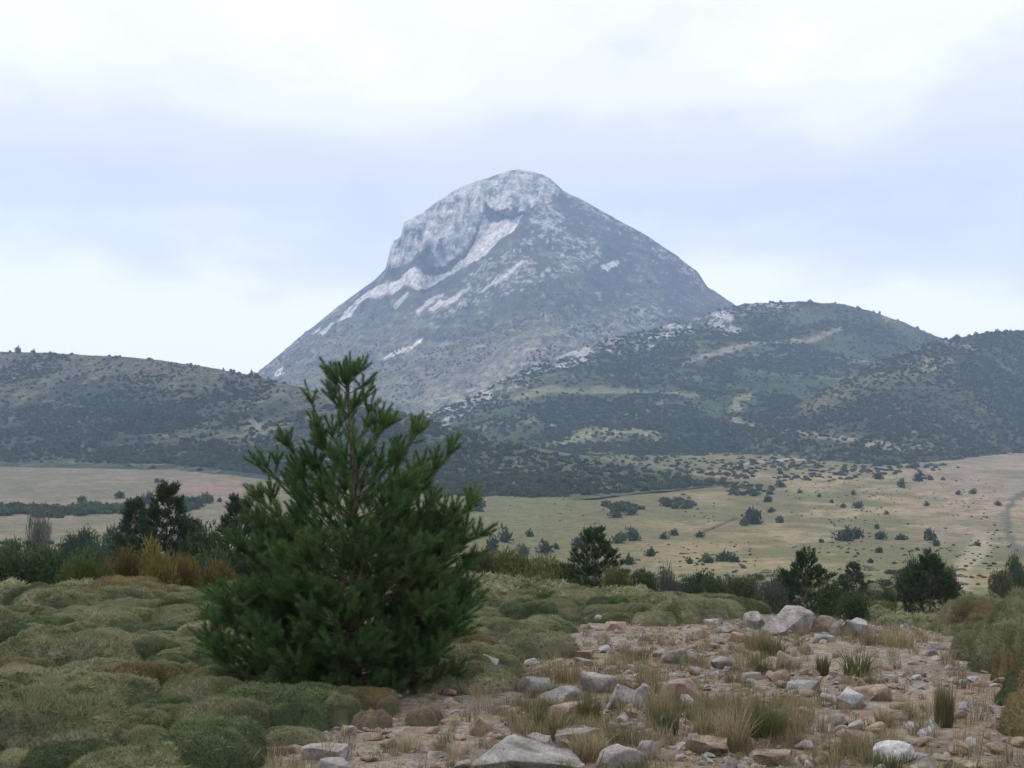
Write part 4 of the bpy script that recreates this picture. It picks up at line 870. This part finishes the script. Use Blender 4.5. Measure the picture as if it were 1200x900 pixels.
# single trees and bushes standing on the skylines
def sky_bush(hill, px_, w_, h_, label):
    P_ = hill.pick(np.array([(px_-hill.x0)/(hill.x1-hill.x0)*(hill.nc-1)]), np.array([hill.nr-1.6]))[0][0]
    W_ = w_*P_[1]/FPX/1.85; cm_ = BV['tinydark'][_bi[0] % 3][0]; _bi[0] += 1
    put('bush', cm_, loc=P_-np.array((0, 0, 0.5)), scale=(W_, W_, h_*P_[1]/FPX/0.95), rot=(0, 0, rng.random()*6), label=label, category='bush', group='bushes on the skyline')
for a in [(left, 22, 10, 9, 'dark bush on the left hill skyline, nearest the left edge'), (left, 40, 6, 5, 'small bush on the left hill skyline, right of the leftmost one'), (left, 175, 8, 4, 'low bush near the middle of the left hill skyline'), (left, 295, 6, 8, 'upright bush where the left hill skyline meets the mountain'), (left, 262, 4, 4, 'tiny bush on the left hill skyline left of the mountain foot'),
          (right, 1122, 9, 7, 'dark round bush on the right hill skyline, leftmost of three'), (right, 1143, 8, 5, 'low bush on the right hill skyline, middle of three'), (right, 1168, 9, 5, 'bush on the right hill skyline nearest the right edge'), (mid, 1031, 4, 6, 'little tree on the right shoulder of the rocky hill skyline'), (mid, 1075, 6, 4, 'bush on the falling right end of the rocky hill skyline')]: sky_bush(*a)

# ------------------------------------------------------------------ cushions of the foreground, each a plant of its own
def normal_rot(x, y, rz):
    e = 0.4; gx = float(G(x+e, y, False)-G(x-e, y, False))/(2*e); gy = float(G(x, y+e, False)-G(x, y-e, False))/(2*e)
    q = Vector((0, 0, 1)).rotation_difference(Vector((-gx, -gy, 1)).normalized())
    return (q.to_matrix() @ Matrix.Rotation(rz, 3, 'Z')).to_euler()
def cushion(x, y, z, w, dep, h, key, label, group):
    L_ = CUSH[key]; me = L_[int(rng.integers(len(L_)))]
    hm = 0.34
    return put('thorny_cushion', me, loc=(x, y, z-0.02), rot=normal_rot(x, y, 0 if abs(w-dep) > 0.2*w else rng.random()*6.28), scale=(w, dep, h/hm), label=label, category='cushion plant', group=group)
named = [ # px, foot row, w, h, look, label
 (620, 731, 76, 30, 'cushion_green', 'single smooth domed green cushion standing alone on the bare soil'),
 (342, 862, 84, 46, 'cushion_green', 'round bluish green cushion at the front right corner of the carpet'),
 (392, 852, 70, 42, 'cushion', 'pale cushion right behind the round bluish green one'),
 (436, 856, 52, 26, 'cushion_dead', 'dead straw-coloured cushion below the big pine'),
 (500, 852, 54, 26, 'cushion_dead', 'half dead cushion right of the straw-coloured one below the big pine'),
 (455, 838, 30, 24, 'cushion_dead', 'small brown cushion tucked under the pine behind the straw-coloured one'),
 (355, 822, 120, 50, 'cushion_green', 'broad dark green cushion in the shade under the left of the big pine'),
 (585, 792, 60, 26, 'cushion', 'olive cushion wrapped round the upright pale stone'),
 (560, 800, 56, 34, 'cushion', 'olive cushion left of the upright pale stone'),
 (612, 777, 30, 12, 'cushion_yellow', 'small yellow cushion beside the little white stone'),
 (575, 712, 66, 18, 'cushion_yellow', 'yellow ochre cushion near the right side of the pine, lower of two'),
 (590, 702, 60, 14, 'cushion_yellow', 'yellow ochre cushion near the right side of the pine, upper of two'),
 (595, 752, 76, 26, 'cushion', 'wide olive cushion in front of the domed green one'),
 (548, 770, 70, 34, 'cushion_yellow', 'ochre-topped cushion beside the lower right of the pine'),
 (1150, 775, 80, 40, 'cushion', 'olive cushion at the left foot of the right-hand bank'),
 (1188, 790, 100, 62, 'cushion', 'big cushion in the middle of the right-hand bank, cut by the photo edge'),
 (1215, 765, 130, 78, 'cushion', 'highest cushion of the right-hand bank at the photo edge'),
 (1160, 748, 70, 34, 'cushion_yellow', 'ochre cushion at the top left of the right-hand bank'),
 (1230, 850, 100, 70, 'cushion', 'large cushion mostly beyond the right photo edge'),
 (1196, 830, 56, 44, 'cushion_green', 'dark green cushion at the right edge, lowest of the right bank'),
 (1180, 800, 34, 40, 'cushion_yellow', 'ochre and dark cushion at the right bank above the lowest one'),
]
taken = []
for px_, py_, w_, h_, key, lab in named:
    x, y, z = at(px_, py_); s_ = y/FPX; dep = w_*s_*0.95; y += dep*0.42; x = (px_-CX)/FPX*y
    cushion(x, y, float(G(x, y)), w_*s_*1.08, dep, max(h_*s_*0.92, 0.1), key, lab, 'thorny cushions'); taken.append((x, y, w_*s_*0.4))
r = np.random.default_rng(91); cand = []
for _ in range(9000):
    u = r.uniform(-0.50, 0.50); d = math.sqrt(r.uniform(6.6**2, 26**2)); x = u*d
    cand.append((x, d))
cand = np.array(cand); zc = G(cand[:, 0], cand[:, 1]); ok = carpet_mask(cand[:, 0], cand[:, 1], zc)
pts = []
for (x, y), o in zip(cand, ok):
    if not o: continue
    pxx = CX+FPX*x/y
    if pxx < -70 or pxx > 1270: continue
    rad = r.choice([0.24, 0.30, 0.36, 0.46])*r.uniform(0.9, 1.15)*(1+0.025*(y-8))
    if any((x-a)**2+(y-b)**2 < ((rad+c)*0.80)**2 for a, b, c in pts+taken): continue
    if (x-hx)**2+(y-hy)**2 < 0.55**2: continue
    pts.append((x, y, rad))
rest = []
for (x, y, rad) in pts:
    z = float(G(x, y)); px_, py_ = proj(x, y, z); t_ = r.random()
    key = 'cushion' if t_ < 0.78 else 'cushion_green' if t_ < 0.90 else 'cushion_yellow' if t_ < 0.98 else 'cushion_dead'
    if px_ > 1100: key = 'cushion' if t_ < 0.55 else 'cushion_yellow'
    rest.append([x, y, z, rad, px_, py_, key])
r = np.random.default_rng(93); side = []
for _ in range(2600):
    d = math.sqrt(r.uniform(6.0**2, 26**2)); x = r.uniform(-0.95, 0.95)*d; pxx = CX+FPX*x/d
    if -70 < pxx < 1270: continue
    if any((x-a)**2+(d-b)**2 < 0.42**2 for a, b, _c in side[-400:]): continue
    side.append((x, d, float(G(x, d))-0.03))
side = np.array(side); s = r.uniform(0.7, 1.15, len(side))
scatter('cushion_carpet', 'carpet of grey-green thorny cushions running on beyond both edges of the photo', side, np.stack([s, s, s*0.75], 1), r.random(len(side))*6.28, CUSH['cushion'][:6], seed=9)
STRIPS = [(-200, 30, 'at the left edge of the photo'), (30, 85, 'just in from the left edge'), (85, 140, 'below the leftmost rusty bush'), (140, 195, 'below the tallest rusty bush'), (195, 250, 'left of the big pine'), (250, 310, 'under the left side of the big pine'), (310, 470, 'in front of the big pine trunk'),
          (470, 570, 'right beside the big pine'), (570, 640, 'in line with the domed cushion'), (640, 710, 'on the left of the cushion bank'), (710, 780, 'on the middle of the cushion bank'), (780, 900, 'at the right end of the cushion bank'), (1050, 1175, 'on the left side of the right-hand bank'), (1175, 1400, 'at the right edge of the photo')]
ADJ = {'cushion': 'grey-green', 'cushion_green': 'bluish green', 'cushion_yellow': 'ochre-tinged', 'cushion_dead': 'dead brown'}
for a, b, nm in STRIPS:
    L_ = sorted([c for c in rest if a <= c[4] < b], key=lambda c: -c[5])
    for i, (x, y, z, rad, px_, py_, key) in enumerate(L_):
        lab = '%s %s cushion %s, %s from the bottom' % ('small' if rad < 0.36 else 'broad', ADJ[key], nm, ORD[min(i, 39)])
        hh = rad*r.uniform(0.50, 0.82)*(1.5 if px_ > 1100 else 1.0)
        cushion(x, y, z, rad*2*1.30, rad*2*1.30*r.uniform(0.75, 1.0), hh, key, lab, 'thorny cushions')

# ------------------------------------------------------------------ stones
def stone(px_, py_, w_, h_, mat, seed, label, aspect=0.8, sub=4, name='stone', rz=None, tilt=0.0, planes=11, sink=0.30):
    x, y, z = at(px_, py_); s_ = y/FPX; w, h = w_*s_, h_*s_/(1-sink)*0.92; dep = w*aspect; y += dep*0.4; x = (px_-CX)/FPX*y; z = float(G(x, y))
    V, F = rock_geo(seed, sub, planes, flat=0.30 if h_ < 0.36*w_ else 0.55 if h_ < 0.5*w_ else 1.0); me = mesh_np(name, V*np.array((w, dep, h)), F, [M[mat]], True)
    for f in me.polygons: pass
    return put(name, me, loc=(x, y, z+h*(0.5-sink)), rot=(tilt*0.4, tilt, rz if rz is not None else 0), label=label, category='rock' if w_ > 55 else 'stone', group='limestone stones on the bare ground')
ST = [
 (616, 904, 138, 28, 'rock_grey', 'large flat-topped slab at the bottom edge, dark on its left end', 0.6, 0.18),
 (380, 893, 56, 18, 'rock_grey', 'flat grey stone left of the slab at the bottom'),
 (392, 906, 40, 12, 'rock_grey', 'grey stone at the very bottom below the flat one'),
 (266, 906, 24, 24, 'rock_pale', 'pale pointed stone poking out of the cushion carpet at the bottom'),
 (577, 792, 26, 26, 'rock_pale', 'upright pale triangular stone beside the olive cushions'),
 (621, 779, 15, 8, 'rock_pale', 'little white stone beside the small yellow cushion'),
 (628, 811, 44, 16, 'rock_grey', 'long tilted grey stone in the middle foreground, left of the grey heap'),
 (658, 832, 54, 30, 'rock_grey', 'big lumpy grey stone at the left of the grey heap'),
 (702, 812, 46, 22, 'rock_grey', 'slanted grey stone at the back of the grey heap'),
 (664, 846, 46, 20, 'rock_tan', 'low tan stone in front of the lumpy grey one'),
 (730, 832, 48, 32, 'rock_grey', 'tall grey-pink stone in the heap amid dry grass'),
 (752, 822, 30, 22, 'rock_grey', 'grey stone right behind the tall grey-pink one'),
 (798, 818, 46, 20, 'rock_tan', 'flat-topped tan stone right of the heap'),
 (803, 830, 24, 16, 'rock_grey', 'square grey stone below the flat-topped tan one'),
 (779, 850, 18, 11, 'rock_pale', 'small pale stone in the green grass'),
 (566, 862, 34, 24, 'rock_tan', 'brownish stone behind the left end of the bottom slab'),
 (578, 878, 20, 14, 'rock_tan', 'small tan stone touching the left end of the bottom slab'),
 (632, 882, 36, 22, 'rock_grey', 'rounded pale stone directly behind the bottom slab'),
 (680, 876, 60, 20, 'rock_dark', 'dark flat stone behind the bottom slab in dry grass'),
 (727, 905, 62, 34, 'rock_grey', 'rough grey stone at the bottom edge right of the slab'),
 (757, 892, 26, 24, 'rock_grey', 'blocky grey stone right of the rough one at the bottom'),
 (830, 886, 54, 20, 'rock_tan', 'smooth pinkish stone low in the middle right grass'),
 (905, 898, 48, 16, 'rock_tan', 'flat pinkish stone at the bottom, right of the smooth one'),
 (994, 830, 34, 25, 'rock_pale', 'smooth bluish white boulder right of centre'),
 (1022, 822, 46, 16, 'rock_tan', 'tan stone with a pointed end behind the bluish white boulder'),
 (1008, 808, 14, 12, 'rock_tan', 'small pinkish pointed stone resting behind the white boulder'),
 (1046, 894, 52, 22, 'rock_pale', 'light rounded stone at the bottom right'),
 (1086, 864, 22, 12, 'rock_pale', 'small pale wedge stone above the light rounded one'),
 (1054, 844, 18, 10, 'rock_grey', 'small grey-green stone between the white boulder and the grass clump'),
 (983, 852, 20, 14, 'rock_grey', 'grey stone just below the white boulder, left one'),
 (1002, 856, 18, 12, 'rock_grey', 'grey stone just below the white boulder, right one'),
 (1036, 850, 22, 8, 'rock_tan', 'flat tan stone left of the grass clump'),
 (1010, 872, 12, 8, 'rock_pale', 'tiny white stone left of the light rounded one'),
 (1140, 800, 14, 8, 'rock_pale', 'bright white stone near the right-hand bank'),
 (1130, 802, 14, 6, 'rock_grey', 'flat grey stone touching the bright white one'),
 (1074, 797, 13, 6, 'rock_pale', 'little white stone in the middle of the stony path'),
 (1063, 795, 12, 8, 'rock_tan', 'little orange stone beside the white one on the path'),
 (1166, 782, 16, 14, 'rock_tan', 'reddish stone at the foot of the right-hand bank'),
 (1100, 762, 24, 10, 'rock_grey', 'grey stone at the crest near the right-hand bank'),
 (1090, 770, 20, 8, 'rock_grey', 'flat grey stone in front of the crest stone at the right'),
 (1170, 838, 22, 10, 'rock_grey', 'grey stone below the right-hand bank'),
 (942, 812, 42, 14, 'rock_grey', 'long grey stone left of the white boulder'),
 (912, 800, 26, 14, 'rock_tan', 'tan capped stone above the long grey one'),
 (918, 782, 24, 20, 'rock_tan', 'pinkish triangular stone in the grass below the outcrop'),
 (900, 788, 26, 18, 'rock_tan', 'brown stone left of the pinkish triangular one'),
 (846, 784, 26, 14, 'rock_grey', 'tilted light stone left of the brown one'),
 (945, 792, 18, 10, 'rock_tan', 'small tan stone right of the pinkish triangular one'),
 (880, 798, 26, 9, 'rock_grey', 'low grey stone left of the tan capped one'),
 (790, 778, 34, 18, 'rock_dark', 'brown-grey stone in the middle distance left of the outcrop'),
 (806, 776, 22, 14, 'rock_grey', 'light stone right of the brown-grey one'),
 (776, 771, 24, 14, 'rock_grey', 'grey stone left of the brown-grey one'),
 (686, 772, 26, 10, 'rock_tan', 'orange-tan stone on the bare soil in the middle'),
 (684, 782, 24, 12, 'rock_dark', 'dark stone just in front of the orange-tan one'),
 (710, 730, 34, 9, 'rock_grey', 'flat grey stone at the edge of the cushion bank'),
 (720, 739, 30, 10, 'rock_tan', 'tan stone in front of the flat grey one by the cushion bank'),
 (708, 763, 14, 7, 'rock_pale', 'small pale stone behind the orange-tan one'),
 (622, 796, 20, 7, 'rock_tan', 'small tan stone below the little white one'),
 (588, 836, 20, 9, 'rock_grey', 'small bluish stone in dry litter left of the grey heap'),
 (905, 745, 42, 26, 'rock_grey', 'left boulder of the grey outcrop on the crest', 0.9),
 (927, 742, 52, 32, 'rock_grey', 'highest pale boulder of the grey outcrop on the crest', 0.9),
 (885, 738, 26, 22, 'rock_grey', 'small grey boulder at the left end of the outcrop', 0.9),
 (960, 742, 36, 22, 'rock_tan', 'reddish brown boulder right of the grey outcrop', 0.9),
 (1001, 746, 30, 22, 'rock_grey', 'pale rounded boulder at the right end of the outcrop', 0.9),
 (980, 745, 20, 18, 'rock_dark', 'brown boulder between the reddish and the pale one', 0.9),
 (966, 754, 30, 10, 'rock_grey', 'flat bluish stone in front of the reddish boulder'),
 (852, 742, 24, 9, 'rock_grey', 'low grey stone left of the outcrop'),
 (836, 733, 24, 8, 'rock_grey', 'flat grey stone at the end of the cushion bank'),
 (870, 752, 30, 9, 'rock_tan', 'flat purple-grey stone left below the outcrop'),
 (860, 764, 16, 10, 'rock_tan', 'small pointed stone below the left of the outcrop'),
 (478, 800, 40, 14, 'rock_tan', 'brown stone in the shade under the big pine'),
]
for i, a in enumerate(ST):
    stone(a[0], a[1], a[2], a[3], a[4], 700+i*3, a[5], aspect=a[6] if len(a) > 6 else 0.75, sub=5 if a[2] > 50 else 4 if a[2] > 22 else 3, tilt=a[7] if len(a) > 7 else rng.normal(0, 0.08))

# smaller unnamed stones: past counting, joined with the gravel's look
r = np.random.default_rng(92); n = 560; px, py = r.uniform(270, 1240, n), 722+190*r.random(n)
hp = fbm(px*0.012, py*0.03, 14, 3); P = np.array([at(a, b) for a, b in zip(px, py)]); k = (r.random(n) < 0.35+0.9*hp) & ~carpet_mask(P[:, 0], P[:, 1], P[:, 2]) & (P[:, 1] < 24)
P = P[k]; s = r.uniform(0.05, 0.15, len(P))*(0.8+0.02*P[:, 1])
big = [mesh_np('cobble', *rock_geo(350+i, 3, 10, 0.05), [M[m]], True) for i, m in enumerate(('rock_grey', 'rock_tan', 'rock_grey', 'rock_dark', 'rock_tan', 'rock_tan'))]
scatter('rubble', 'fist-sized limestone rubble lying on the bare soil', P+np.array((0, 0, 0.01)), np.stack([s*1.3, s, s*0.6], 1), r.random(len(P))*6.28, big, 0.25, 8)

# ------------------------------------------------------------------ single grass clumps, small plants, sticks
def clump_obj(px_, py_, w_, h_, mat, n, seed, label, name='grass_clump', cat='grass clump', lean=0.35, bw=0.005):
    x, y, z = at(px_, py_); s_ = y/FPX; V, F, A = tuft_geo(seed, n, h_*s_*1.05, w_*s_*0.30, bw, lean)
    put(name, mesh_np(name, V, F, [M[mat]], False, A), loc=(x, y, z), label=label, category=cat, group='grass clumps among the stones')
for i, a in enumerate([
 (1106, 852, 34, 56, 'grass', 420, 'upright dense green-brown grass clump near the bottom right', 0.12), (885, 872, 60, 60, 'grass', 520, 'big loose clump of green and dry grass low in the middle right', 0.6), (862, 880, 50, 60, 'straw', 260, 'straw clump left of the big loose one', 0.6),
 (908, 866, 36, 50, 'grass', 240, 'greener tuft at the right of the big loose clump', 0.5), (905, 772, 44, 32, 'grass', 300, 'bright green arching tuft below the outcrop', 0.6), (890, 788, 44, 24, 'grass', 200, 'spiky green tuft below the bright green one', 0.5),
 (888, 762, 50, 30, 'straw', 300, 'pinkish dry grass tuft in front of the outcrop', 0.5), (690, 850, 40, 40, 'grass', 260, 'green-brown tuft between the two tan stones of the heap', 0.5), (655, 868, 34, 34, 'grass', 200, 'tuft left below the lumpy grey stone', 0.4),
 (770, 846, 40, 46, 'straw', 280, 'brown grass tuft right of the tall grey-pink stone', 0.4), (780, 862, 44, 40, 'grass', 260, 'green tuft around the small pale stone', 0.5), (690, 890, 60, 36, 'straw', 320, 'matted brown grass behind the right of the bottom slab', 0.7),
 (665, 800, 50, 34, 'straw', 240, 'thin straw tuft behind the lumpy grey stone', 0.3), (1038, 852, 40, 26, 'straw', 200, 'low dry tuft below right of the white boulder', 0.6), (1050, 758, 70, 26, 'straw', 360, 'pale dry grass patch on the crest right of the outcrop', 0.5),
 (1020, 756, 40, 20, 'straw', 200, 'pale dry tuft beside the right end of the outcrop', 0.5), (824, 866, 34, 34, 'straw', 180, 'orange-brown tuft in the lower middle', 0.5), (1110, 780, 30, 30, 'straw', 50, 'sparse tall dry stalks near the right-hand bank', 0.5),
 (935, 860, 36, 30, 'straw', 160, 'dry tuft right of the big loose clump', 0.6), (1040, 905, 50, 26, 'grass', 220, 'green tuft at the bottom beneath the light rounded stone', 0.6), (745, 905, 50, 22, 'grass', 120, 'grey-green tuft at the bottom edge', 0.7),
 ]): clump_obj(*a[:6], 900+i, a[6], lean=a[7])
clump_obj(1004, 792, 50, 38, 'grass', 120, 951, 'sparse spreading grey-green plant between the stones right of centre', lean=0.8, bw=0.009)
clump_obj(964, 792, 20, 26, 'grass', 240, 950, 'small dark mossy tuft with a brown spike, left of the white boulder', lean=0.3, bw=0.008)
def stick(pts_px, rad, label, h=0.0, name='dry_stalk', seed=0):
    r = np.random.default_rng(seed); x, y, z = at(*pts_px[0]); s_ = y/FPX
    P_ = [np.array(((a-pts_px[0][0])*s_+0.0, 0.03*math.sin(i*2.1+seed), (pts_px[0][1]-b)*s_)) for i, (a, b) in enumerate(pts_px)]
    V, F, A = tube(P_, np.linspace(rad, rad*0.4, len(P_)), 5); put(name, mesh_np(name, V, F, [M['twig']]), loc=(x, y, z), label=label, category='stalk', group='dry stalks')
for i, (p, rd, lab) in enumerate([
 ([(626, 858), (625, 846), (624, 826)], 0.006, 'upright pale stalk left of the grey heap'), ([(618, 852), (610, 835), (603, 826), (599, 812)], 0.006, 'bent pale stalk leaning left beside the upright one'), ([(745, 868), (746, 856), (746, 845)], 0.007, 'short thick broken stalk near the blocky grey stone'),
 ([(741, 888), (741, 872), (740, 860)], 0.005, 'thin pale stalk in front of the blocky grey stone'), ([(660, 886), (668, 872), (676, 862)], 0.005, 'pale stalk leaning right behind the bottom slab'), ([(600, 872), (590, 862), (577, 850)], 0.006, 'dry stalk leaning left behind the bottom slab'),
 ([(696, 908), (703, 896), (708, 878)], 0.006, 'curved pale stalk at the bottom edge'), ([(1145, 906), (1150, 880), (1152, 850), (1160, 842)], 0.006, 'tall bent stalk at the bottom right'), ([(1170, 905), (1174, 890), (1176, 876)], 0.006, 'short stalk at the bottom right corner'),
 ([(802, 858), (803, 845), (802, 835)], 0.005, 'stalk with a pale flower head in the green tuft'), ([(1110, 790), (1113, 775), (1118, 762)], 0.005, 'leaning pale stalk near the right-hand bank'), ([(1178, 806), (1188, 822), (1198, 836)], 0.010, 'grey dead branch at the foot of the right-hand bank')]):
    stick(p, rd, lab, seed=i)

# ------------------------------------------------------------------ haze
bm = bmesh.new(); bmesh.ops.create_cube(bm, size=1.0); me = bpy.data.meshes.new('haze'); bm.to_mesh(me); bm.free()
hm = bpy.data.materials.new('thin_haze'); hm.use_nodes = True; t = hm.node_tree; t.nodes.remove(t.nodes['Principled BSDF'])
pv = t.nodes.new('ShaderNodeVolumePrincipled'); pv.inputs['Color'].default_value = (0.50, 0.67, 1.0, 1); pv.inputs['Density'].default_value = 0.00018; pv.inputs['Anisotropy'].default_value = 0.0
t.links.new(pv.outputs[0], t.nodes['Material Output'].inputs['Volume']); me.materials.append(hm)
zb = min(float(Zv.min()), float(mount.P[..., 2].min()), float(mid.P[..., 2].min()), float(left.P[..., 2].min()), float(right.P[..., 2].min()))-5
zt = float(mount.P[..., 2].max())+40
put('haze', me, loc=(0, 2350, (zb+zt)/2), scale=(6800, 5500, zt-zb), label='thin bluish haze filling the air over the valley', kind='stuff')
